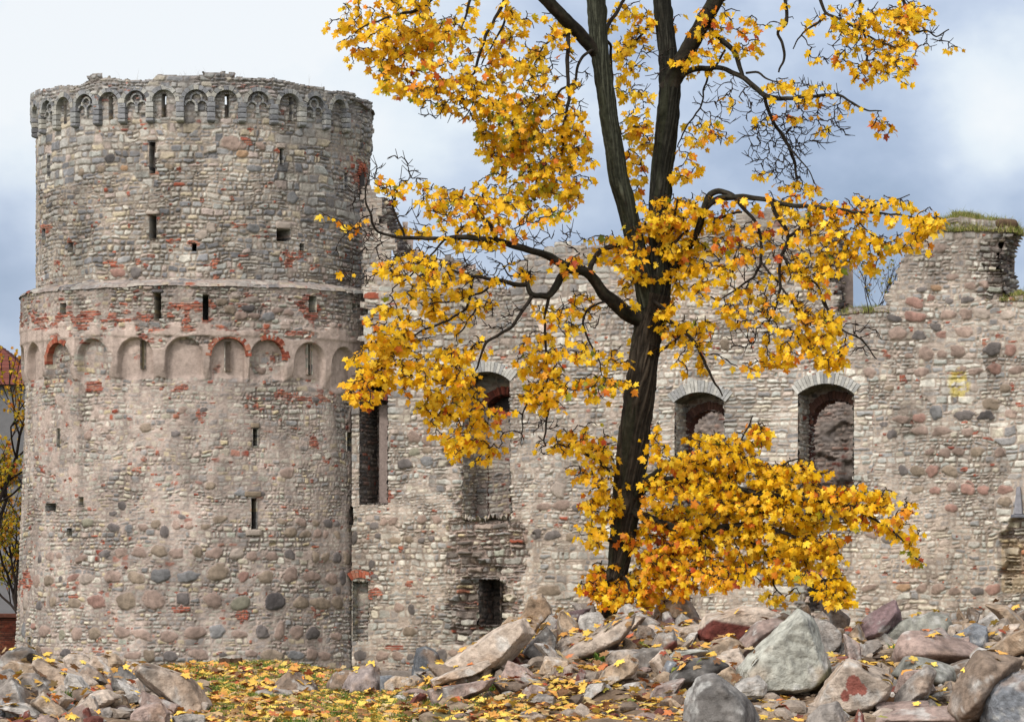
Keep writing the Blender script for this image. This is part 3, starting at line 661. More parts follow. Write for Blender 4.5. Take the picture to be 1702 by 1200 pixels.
C = C * (1 - yel * .35) + lin((186, 160, 118)) * AL * yel * .35 * (.6 + .8 * fbm(S * 5, Z * 9, 4, 2))[..., None]
# lichen patch, and darker top courses
lic = (ell(PX, PY, 1594, 638, 17, 24) * sst(.35, .5, fbm(S * 5, Z * 5, 61, 3)) * .6)[..., None]
C = C * (1 - lic) + lin((200, 178, 60)) * AL * lic
old = sst(.1, 1.0, Z - top_at(S) + 2.6 + (fbm(S * .8, Z * .8, 31, 3) - .5) * 2.4)[..., None]
C = C * (1 - .34 * old) + lin((112, 104, 98)) * AL * .30 * old
upper_dark = sst(1230, 1420, PX) * sst(600, 470, PY)  # wall face darkened upwards and towards the gap
C = C * (1 - .16 * upper_dark * (PX < 1440))[..., None]
lowwarm = sst(820, 900, PY)[..., None]
C = C * (1 - lowwarm * .5) + C * np.array([1.03, .985, .92]) * lowwarm * .5
rag_top = top_at(cu) + (vnoise(cu * 1.7, cu * 0, 71) - .5) * .5
cutR = np.interp(cv, [wsz(1690, y)[1] for y in (492, 470, 440, 425, 405, 390, 372)], [wsz(x, 450)[0] for x in (1676, 1670, 1662, 1659, 1668, 1680, 1682)])
zlow, zhigh = wsz(1695, 492)[1], wsz(1695, 372)[1]
gone = (cv > rag_top) | ((cv > zlow) & (cu > cutR + (vnoise(cv * 5, cv * 0, 5) - .5) * .25))
keep = ~gone[:-1, :-1]
sc_, zc_ = (S[:-1, :-1] + S[1:, 1:]) / 2, (Z[:-1, :-1] + Z[1:, 1:]) / 2
def open_mask(sc, zc, k):
    for n, (a, b, z0, z1) in HOLES.items(): k = k & ~((sc > a) & (sc < b) & (zc > z0) & (zc < z1))
    for n, (a, b, z0, z1) in WIN.items(): k = k & ~((sc > a) & (sc < b) & (zc > z0) & (zc < arch_top(a, b, z1)(sc)))
    return k
keep = open_mask(sc_, zc_, keep)
grid_obj('wall_face', wxyz(S, Z, -H) - WLc, C, M_STONE, WALL, keep, smooth=True)
# the far face of the wall
TH_W = 2.3
S2, Z2 = np.meshgrid(np.arange(1.5, S_MAX, .25), np.arange(-5.6, tp[:, 1].max(), .25))
H2, C2, u2, v2 = masonry(S2, Z2, 333, palette=P_INNER)
k2 = (top_at(S2) - .25 > Z2)[:-1, :-1] & ~((Z2 > zlow) & (S2 > cutR.min()))[:-1, :-1]
grid_obj('rear_face', wxyz(S2, Z2, TH_W + H2) - WLc, C2, M_STONE, WALL, open_mask((S2[:-1, :-1] + S2[1:, 1:]) / 2, (Z2[:-1, :-1] + Z2[1:, 1:]) / 2, k2), flip=True)

def lining(name, pts, dep0, dep1, seed, inward, palette=P_LIME, parent=WALL, base=WLc, closed=False, depth=.05, frame=wxyz, dark=1.0, jag=0.0, mort=MORT_W, smear=.25):
    """The thickness of the wall shown along a line drawn on its face: jambs, soffits, wall heads."""
    pts = np.array(pts, float); seg = np.r_[0, np.cumsum(np.hypot(*np.diff(pts, axis=0).T))]
    t = np.linspace(0, seg[-1], max(6, int(seg[-1] / .05)))
    p = np.stack([np.interp(t, seg, pts[:, 0]), np.interp(t, seg, pts[:, 1])], -1)
    tg = np.gradient(p, axis=0); tg /= np.linalg.norm(tg, axis=1, keepdims=True) + 1e-9
    nr = np.stack([-tg[:, 1], tg[:, 0]], -1) * inward
    dd = np.arange(dep0, dep1 + .05, .05)
    T, D = np.meshgrid(t, dd)
    Hh, Cc, _, _ = masonry(D, T, seed, palette=palette, depth=depth, red=.03, mort=mort, smear=smear, wob=.03)
    Hh = Hh + jag * (fbm(T * 1.3, D * 1.3, seed + 3, 3) - .5)
    q = p[None] + nr[None] * Hh[..., None]
    return grid_obj(name, frame(q[..., 0], q[..., 1], D) - base, Cc * dark, M_STONE, parent, flip=inward > 0)
def wall_voussoirs(name, a, b, zt, rise, r_th, n, cols, dep=-.07, thick=.4, gapf=.10, parent=WALL, base=WLc):
    h = (b - a) / 2; r = (h * h + rise * rise) / (2 * rise); c = (a + b) / 2; zc = zt - r
    an = math.asin(min(1, h / r)); mb = MB()
    for j in range(n):
        f0 = -an + 2 * an * (j + gapf / 2) / n; f1 = -an + 2 * an * (j + 1 - gapf / 2) / n
        ro = r + r_th * random.uniform(.85, 1.1); dj = dep + random.uniform(-.02, .02); v = []
        for f in (f0, (f0 + f1) / 2, f1):
            for (rad, dp) in ((r, dj), (ro, dj), (ro, dj + thick), (r, dj + thick)):
                v.append(wxyz(c + rad * math.sin(f), zc + rad * math.cos(f), dp) - base)
        fs = [[k * 4 + q, k * 4 + (q + 1) % 4, k * 4 + 4 + (q + 1) % 4, k * 4 + 4 + q] for k in range(2) for q in range(4)] + [[3, 2, 1, 0], [8, 9, 10, 11]]
        mb.add(v, fs, cols[int(random.random() * len(cols))] * random.uniform(.8, 1.1))
    return mb.build(name, M_STONE, parent)
P_VOUS = pal((182, 178, 170), (168, 166, 162), (194, 190, 182), (154, 152, 150))
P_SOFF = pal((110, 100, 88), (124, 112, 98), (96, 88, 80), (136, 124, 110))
P_OLDBR = pal((134, 72, 60), (118, 64, 54), (142, 80, 66), (104, 62, 54))
P_BRN = pal((104, 74, 66), (92, 66, 60), (112, 82, 72), (84, 62, 58))
for i, (k, (a, b, z0, z1)) in enumerate(WIN.items()):
    w = empty('arched_window', tuple(np.array(wxyz((a + b) / 2, z0)) - WLc)); w.parent = WALL
    wb0 = np.array(wxyz((a + b) / 2, z0))
    f = arch_top(a, b, z1); ss = np.linspace(a, b, 26)
    zs0 = float(f(np.array(a)))
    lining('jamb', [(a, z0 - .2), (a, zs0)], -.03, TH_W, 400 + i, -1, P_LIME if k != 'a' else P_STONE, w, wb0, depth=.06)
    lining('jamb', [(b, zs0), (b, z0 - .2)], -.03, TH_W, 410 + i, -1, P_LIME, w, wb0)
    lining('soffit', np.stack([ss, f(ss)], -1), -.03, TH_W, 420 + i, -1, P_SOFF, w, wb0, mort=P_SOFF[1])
    lining('sill', [(b, z0), (a, z0)], -.03, TH_W, 430 + i, -1, P_STONE, w, wb0, depth=.16 if k == 'a' else .06, jag=.5 if k == 'a' else .1)
    wall_voussoirs('window_arch', a - .03, b + .03, z1 - .01, .44, .48, 19, P_VOUS, parent=w, base=wb0)
    # inner wall of the opening with its own lower brick arch
    ia, ib, it = a + .02, b - .02, {'a': .95, 'b': .72, 'c': .62}[k]
    if k == 'a': ia = a + .55
    hw = (ib - ia) / 2; zi = z1 - it; rise = hw * (.55 if k == 'a' else .92)
    g = arch_top(ia, ib, zi, rise)
    S3, Z3 = np.meshgrid(np.arange(a - .1, b + .1, .04), np.arange(z0 - .3, z1 + .15, .04))
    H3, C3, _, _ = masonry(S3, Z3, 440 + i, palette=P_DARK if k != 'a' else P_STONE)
    sc3, zc3 = (S3[:-1, :-1] + S3[1:, 1:]) / 2, (Z3[:-1, :-1] + Z3[1:, 1:]) / 2
    sill3 = zi - rise - (.3 if k == 'a' else 9)
    kp = ~((sc3 > ia) & (sc3 < ib) & (zc3 < g(sc3)) & (zc3 > sill3))
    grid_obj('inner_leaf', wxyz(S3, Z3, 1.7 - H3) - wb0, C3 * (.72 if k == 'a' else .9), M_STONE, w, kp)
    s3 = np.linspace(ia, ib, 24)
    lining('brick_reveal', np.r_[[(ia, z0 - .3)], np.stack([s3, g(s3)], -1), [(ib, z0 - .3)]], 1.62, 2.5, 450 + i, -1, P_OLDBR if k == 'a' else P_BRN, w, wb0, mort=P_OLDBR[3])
    wall_voussoirs('brick_arch', ia, ib, zi + .02, rise, .34, 26, P_OLDBR if k == 'a' else P_BRN, dep=1.6, thick=.3, parent=w, base=wb0)
    if k == 'a':
        v, fc = lump(2.4, 2.4, .2, 9); mb = MB(); mb.add(wxyz((a + b) / 2 + v[:, 0], zi - .8 + v[:, 2], 2.5 + v[:, 1]) - wb0, fc, P_DARK[4] * .6); mb.build('dark_backing', M_STONE, w)  # slab coloured dark to stand for the shade in the opening
depths = {'tall_opening': 2.1, 'doorway': 2.2, 'blocked_doorway': .55, 'low_opening': 1.3, 'wall_slot': 1.0}
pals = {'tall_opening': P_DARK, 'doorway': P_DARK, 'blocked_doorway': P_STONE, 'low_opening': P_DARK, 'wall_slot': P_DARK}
for i, (n, (a, b, z0, z1)) in enumerate(HOLES.items()):
    o = empty(n, tuple(np.array(wxyz((a + b) / 2, z0)) - WLc)); o.parent = WALL; b0 = np.array(wxyz((a + b) / 2, z0))
    D = depths[n]; d0 = -.03 if n != 'doorway' else .3
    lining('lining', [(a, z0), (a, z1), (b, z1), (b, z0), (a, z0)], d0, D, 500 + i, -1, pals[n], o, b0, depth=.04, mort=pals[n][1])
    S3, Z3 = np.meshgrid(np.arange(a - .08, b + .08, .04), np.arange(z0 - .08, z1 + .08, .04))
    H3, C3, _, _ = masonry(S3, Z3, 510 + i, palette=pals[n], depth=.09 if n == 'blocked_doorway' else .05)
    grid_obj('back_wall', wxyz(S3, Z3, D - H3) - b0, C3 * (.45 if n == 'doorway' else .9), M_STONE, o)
    if n in ('blocked_doorway', 'low_opening', 'tall_opening'):
        zt = z1 + (.05 if n != 'tall_opening' else -.72)
        wall_voussoirs('brick_arch', a - .04, b + .04, zt + .12, .14, .36, max(7, int((b - a) / .10)), P_OLDBR if n == 'tall_opening' else P_BRICK * .9, dep=-.05 if n != 'tall_opening' else .25, parent=o, base=b0)
    if n == 'tall_opening':
        mb = MB(); v, f = lump(.50, z1 - z0 - .8, .25, 4, .03, 6)
        mb.add(wxyz(b - .62 + v[:, 0], z0 + (z1 - z0 - .8) / 2 + v[:, 2], 1.2 + v[:, 1]) - b0, f, lin((150, 134, 126)) * AL); mb.build('plastered_pier', M_STONE, o)
# the broken ends and the head of the wall
_t = np.gradient(tp, axis=0); _t /= np.linalg.norm(_t, axis=1, keepdims=True)
ti = tp - .30 * np.stack([-_t[:, 1], _t[:, 0]], -1)
rs = [(s, z) for s, z in ti if s > wsz(603, 330)[0]]
rs = [p for p in rs if p[0] < cutR.max()]
rs = [(rs[0][0], tp[0][1])] + rs + [(cutR.max() - .05, zhigh - .2), (cutR.min() - .05, (zlow + zhigh) / 2), (wsz(1672, 480)[0], zlow + .2), (wsz(1672, 480)[0], zlow - .05), (S_MAX, zlow - .1)]
lining('wall_top', rs, 0.0, TH_W, 600, 1, np.concatenate([P_DARK, P_STONE]), depth=.14, jag=.35, mort=lin((120, 106, 98)) * AL)
# small sloping stone bracket by the right edge
v, f = lump(.36, 1.15, .3, 8, .04, 4); s0, zb = wsz(1694, 832)
v[:, 0] *= 1 - .55 * (v[:, 2] / 1.15 + .5); v[:, 1] *= 1 - .5 * (v[:, 2] / 1.15 + .5)
mb = MB(); mb.add(wxyz(s0 + v[:, 0], zb + v[:, 2], -.12 + v[:, 1]) - WLc, f, lin((136, 134, 138)) * AL)
v, f = lump(.62, .14, .4, 9, .04); mb.add(wxyz(s0 + v[:, 0], zb - .64 + v[:, 2], -.12 + v[:, 1]) - WLc, f, lin((110, 110, 116)) * AL)
mb.build('stone_bracket', M_STONE, WALL)
# the plinth step at the foot of the wall and of the tower
v, f = lump(wsz(700, 1110)[0], .5, .6, 12, .03, 8); mb = MB(); mb.add(wxyz(wsz(640, 1110)[0] + v[:, 0], wsz(600, 1112)[1] - .28 + v[:, 2], -.2 + v[:, 1]) - WLc, f, P_DARK[0]); mb.build('plinth', M_STONE, WALL)

# ---- an inner wall across the courtyard, seen through the windows
SI, ZI = np.meshgrid(np.arange(2.0, S_MAX + 10, .07), np.arange(-5.4, 8.6, .07))
HI, CI, ui, vi = masonry(SI, ZI, 700, palette=P_INNER, mort=lin((184, 166, 154)) * AL, red=.06, smear=.4, depth=.09)
hol_i = sst(.62, .7, fbm(SI * .8, ZI * .8, 77, 2)) * .2
rect_i = (np.abs(SI - wsz(1412, 770, 14)[0]) < .35) & (np.abs(ZI - wsz(1412, 790, 14)[1]) < .7)
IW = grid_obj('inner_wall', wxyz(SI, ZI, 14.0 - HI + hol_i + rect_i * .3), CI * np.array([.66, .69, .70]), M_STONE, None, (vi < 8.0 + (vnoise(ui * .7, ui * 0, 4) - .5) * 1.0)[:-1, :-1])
tag(IW, 'reddish brown rubble wall across the courtyard, seen through the arched windows', 'ruined wall')
# ------------------------------------------------------------------ the ground, the heap of rubble, fallen leaves
_px = [-600, -200, 0, 60, 150, 260, 300, 380, 480, 560, 640, 700, 760, 860, 930, 1000, 1060, 1160, 1300, 1450, 1600, 1702, 2100, 2600]
_yc = [1118, 1118, 1122, 1114, 1116, 1120, 1112, 1103, 1108, 1122, 1132, 1132, 1116, 1072, 1050, 1038, 1034, 1040, 1046, 1054, 1044, 1036, 1034, 1060]
_dc = [46, 46, 46, 46, 46, 47, 52, 54, 54, 52, 48, 46.5, 46, 46.5, 47, 47.3, 47.3, 47, 47, 47, 47, 47, 47, 47]
def ground_z(X, Y):
    X = np.asarray(X, float); Y = np.asarray(Y, float)
    Yc = np.clip(Y, 34, 75); px = CX + F * X / Yc
    yc = np.interp(px, _px, _yc); dc = np.interp(px, _px, _dc)
    zc = (HZ - yc) * dc / F; z0 = -1.66
    t = np.clip((Y - 39.0) / (dc - 39.0), 0, 1)
    near = z0 + (zc - z0) * (t * .55 + .45 * t * t * (3 - 2 * t))
    far = zc + (-5.35 - zc) * sst(0, 1, (Y - dc) / 32.0)
    near = np.where(Y < 39.0, z0 - .02 * (39.0 - Y) * 0, near)
    z = np.where(Y < dc, near, far)
    amp = np.where((Y > 30) & (Y < 70), 1.0, .3)
    rubz = sst(640, 760, px) + sst(330, 250, px)
    return z + amp * ((fbm(X * 1.1, Y * 1.1, 21, 3) - .5) * (.10 + .14 * rubz) + (fbm(X * 5, Y * 5, 22, 2) - .5) * (.05 + .06 * rubz))
xs = np.unique(np.concatenate([np.linspace(-6000, -60, 30), np.linspace(-60, -11, 50), np.arange(-11, 11, .07), np.linspace(11, 60, 50), np.linspace(60, 6000, 30)]))
ys = np.unique(np.concatenate([np.linspace(-300, 30, 30), np.linspace(30, 38, 40), np.arange(38, 57, .07), np.linspace(57, 90, 60), np.linspace(90, 260, 40), np.linspace(260, 9000, 30)]))
GX, GY = np.meshgrid(xs, ys); GZ = ground_z(GX, GY)
gpx = CX + F * GX / np.maximum(GY, 30)
soil = lin((104, 86, 70)) * .7; soil2 = lin((140, 120, 100)) * .8; turf = lin((96, 104, 62)) * .7
m1 = fbm(GX * 1.5, GY * 1.5, 31, 4)[..., None]
GC = soil * (1 - m1) + soil2 * m1
lawn = (sst(.42, .58, fbm(GX * 1.2, GY * 1.2, 33, 3)) * sst(250, 300, gpx) * sst(1000, 620, gpx) * .7 + (GY > 70) * .8 + (GY < 30) * .8)[..., None]
GC = GC * (1 - np.clip(lawn, 0, 1)) + turf * np.clip(lawn, 0, 1)
GC = GC * (.6 + .8 * vnoise(GX * 14, GY * 14, 35))[..., None]
g = grid_obj('ground', np.stack([GX, GY, GZ], -1), GC, M_SOIL, None, smooth=True); tag(g, kind='structure')

def ground_hit(px, py):
    d = np.arange(38.6, 58, .04); P = np.stack([(px - CX) * d / F, d, (HZ - py) * d / F], -1)
    below = P[:, 2] <= ground_z(P[:, 0], P[:, 1])
    return float(d[np.argmax(~below)]) if below[0] and (~below).any() and py > 1199 else (float(d[np.argmax(below)]) if below.any() else 47.5)
def ground_dist(px, py):
    d = np.arange(38.6, 54, .03); z = ground_z((px - CX) * d / F, d); y = HZ - F * z / d
    k = np.where(y <= py)[0]
    return float(d[k[0]]) if len(k) else float(d[np.argmin(y)])

_ico = {}
def ico(n):
    if n not in _ico:
        bm = bmesh.new(); bmesh.ops.create_icosphere(bm, subdivisions=n, radius=1.0)
        _ico[n] = (np.array([v.co[:] for v in bm.verts]), np.array([[v.index for v in f.verts] for f in bm.faces])); bm.free()
    return _ico[n]
ROCK_T = []
def make_rock(poly, d, seed, p=26, thick=.8, sub=5, rough=.05, facets=4):
    """A convex stone whose faces are cut by planes: the outline gives the side faces, the rest are broken at random."""
    rng = np.random.default_rng(seed)
    P = np.array(poly, float); k = d / F
    q = sorted(map(tuple, P)); hull = []
    for seq in (q, q[::-1]):
        h_ = []
        for t_ in seq:
            while len(h_) > 1 and (h_[-1][0] - h_[-2][0]) * (t_[1] - h_[-2][1]) - (h_[-1][1] - h_[-2][1]) * (t_[0] - h_[-2][0]) <= 0: h_.pop()
            h_.append(t_)
        hull += h_[:-1]
    P = np.array(hull)
    c = P.mean(0); P = c + (P - c) * 1.13; P[:, 1] += np.where(P[:, 1] > c[1], 5, 0); xy = np.stack([(P[:, 0] - c[0]) * k, -(P[:, 1] - c[1]) * k], -1)
    A = 0.0
    for i in range(len(xy)): A += np.cross(xy[i], xy[(i + 1) % len(xy)])
    if A < 0: xy = xy[::-1]
    w = max(np.ptp(xy[:, 0]), np.ptp(xy[:, 1])); n_ = min(np.ptp(xy[:, 0]), np.ptp(xy[:, 1]))
    cy = thick * (.30 * w + .28 * n_)
    pl = []
    for i in range(len(xy)):
        a, b = xy[i], xy[(i + 1) % len(xy)]; e = b - a; L = np.hypot(*e)
        if L < 1e-4: continue
        n2 = np.array([e[1], -e[0]]) / L; h = max(n2 @ a, .02)
        for t in ((rng.uniform(.02, .26), -rng.uniform(.02, .30)) if p > 30 else (rng.uniform(.15, .5), -rng.uniform(.15, .5))):
            pl.append((np.array([n2[0], t, n2[1]]), h))
    up = rng.uniform(.05, .45)
    pl.append((np.array([rng.uniform(-.35, .35), -1, up]), cy)); pl.append((np.array([rng.uniform(-.3, .3), 1, rng.uniform(-.3, .3)]), cy))
    for i in range(facets):
        v = rng.normal(size=3); v[1] = -abs(v[1]) if i % 2 == 0 else abs(v[1]); v /= np.linalg.norm(v)
        ext = max(xy @ np.array([v[0], v[2]])) + abs(v[1]) * cy
        pl.append((v, ext * rng.uniform(.84, .98)))
    V, Fc = ico(sub)
    q = np.zeros(len(V))
    for nrm, h in pl:
        q += np.maximum(0, V @ nrm / h) ** p
    r = q ** (-1.0 / p)
    X = V * r[:, None]
    s = 3.0 / max(w, .12)
    n1 = noise3(X + seed * 1.7, s * .9, seed, 3) - .5; n2 = noise3(X + seed, s * 3.2, seed + 3, 3) - .5
    rid = np.abs(noise3(X * 1.0 + seed * .7, s * 1.6, seed + 7, 3) - .5) * 2
    X = X * (1 + (n1 * rough * 2.4 + n2 * rough * 2.0 - rid * rough * 1.6))[:, None]
    # strata: thin steps along a tilted bedding direction
    bd = rng.normal(size=3); bd[2] += 1.5; bd /= np.linalg.norm(bd)
    st = np.abs(((X @ bd) * 9 / max(w, .2) + n1 * 3) % 1 - .5)
    X = X * (1 - rough * .10 * (st > .40))[:, None]
    return X, Fc, np.array(W(c[0], c[1], d)), w
def rock_col(X, base, seed, w, col2=None, var=.72):
    s = 2.2 / max(w, .15)
    a = noise3(X + seed * 2.3, s, seed + 11, 4); b = noise3(X - seed, s * 5, seed + 13, 3)
    C = base[None] * (1 + var * 1.6 * (a - .5) + var * 1.5 * (b - .5))[:, None]
    tint = sst(.5, .64, noise3(X + 9 + seed, s * 1.4, seed + 15, 3))[:, None] * .45
    t2 = lin((156, 126, 98)) * AL if seed % 3 else lin((170, 166, 160)) * AL
    C = C * (1 - tint) + t2 * tint * C.mean(1, keepdims=True) / base.mean() * .9
    sp = sst(.56, .66, noise3(X + 31 + seed, s * 3.2, seed + 17, 4))[:, None] * .6
    C = C * (1 - sp) + lin((186, 184, 178)) * AL * sp
    st_ = sst(.54, .66, noise3(X - 17 + seed, s * 1.8, seed + 19, 4))[:, None] * .45; C = C * (1 - st_)
    if col2 is not None:
        n, h, c2 = col2
        m = sst(-.02, .02, X @ n - h + (a - .5) * .12)[:, None]; C = C * (1 - m) + c2[None] * (.75 + .6 * b)[:, None] * m
    return np.clip(C, .01, 1)
GREY, PALE, TAN, BROWN, PURP, DARK, BLUE, PINK, WHITE, RED, GREEN = [lin(c) * AL for c in ((142, 134, 126), (180, 164, 148), (164, 144, 122), (124, 108, 94), (122, 102, 102), (94, 90, 86), (116, 119, 123), (152, 132, 122), (186, 180, 172), (120, 72, 62), (158, 157, 146))]
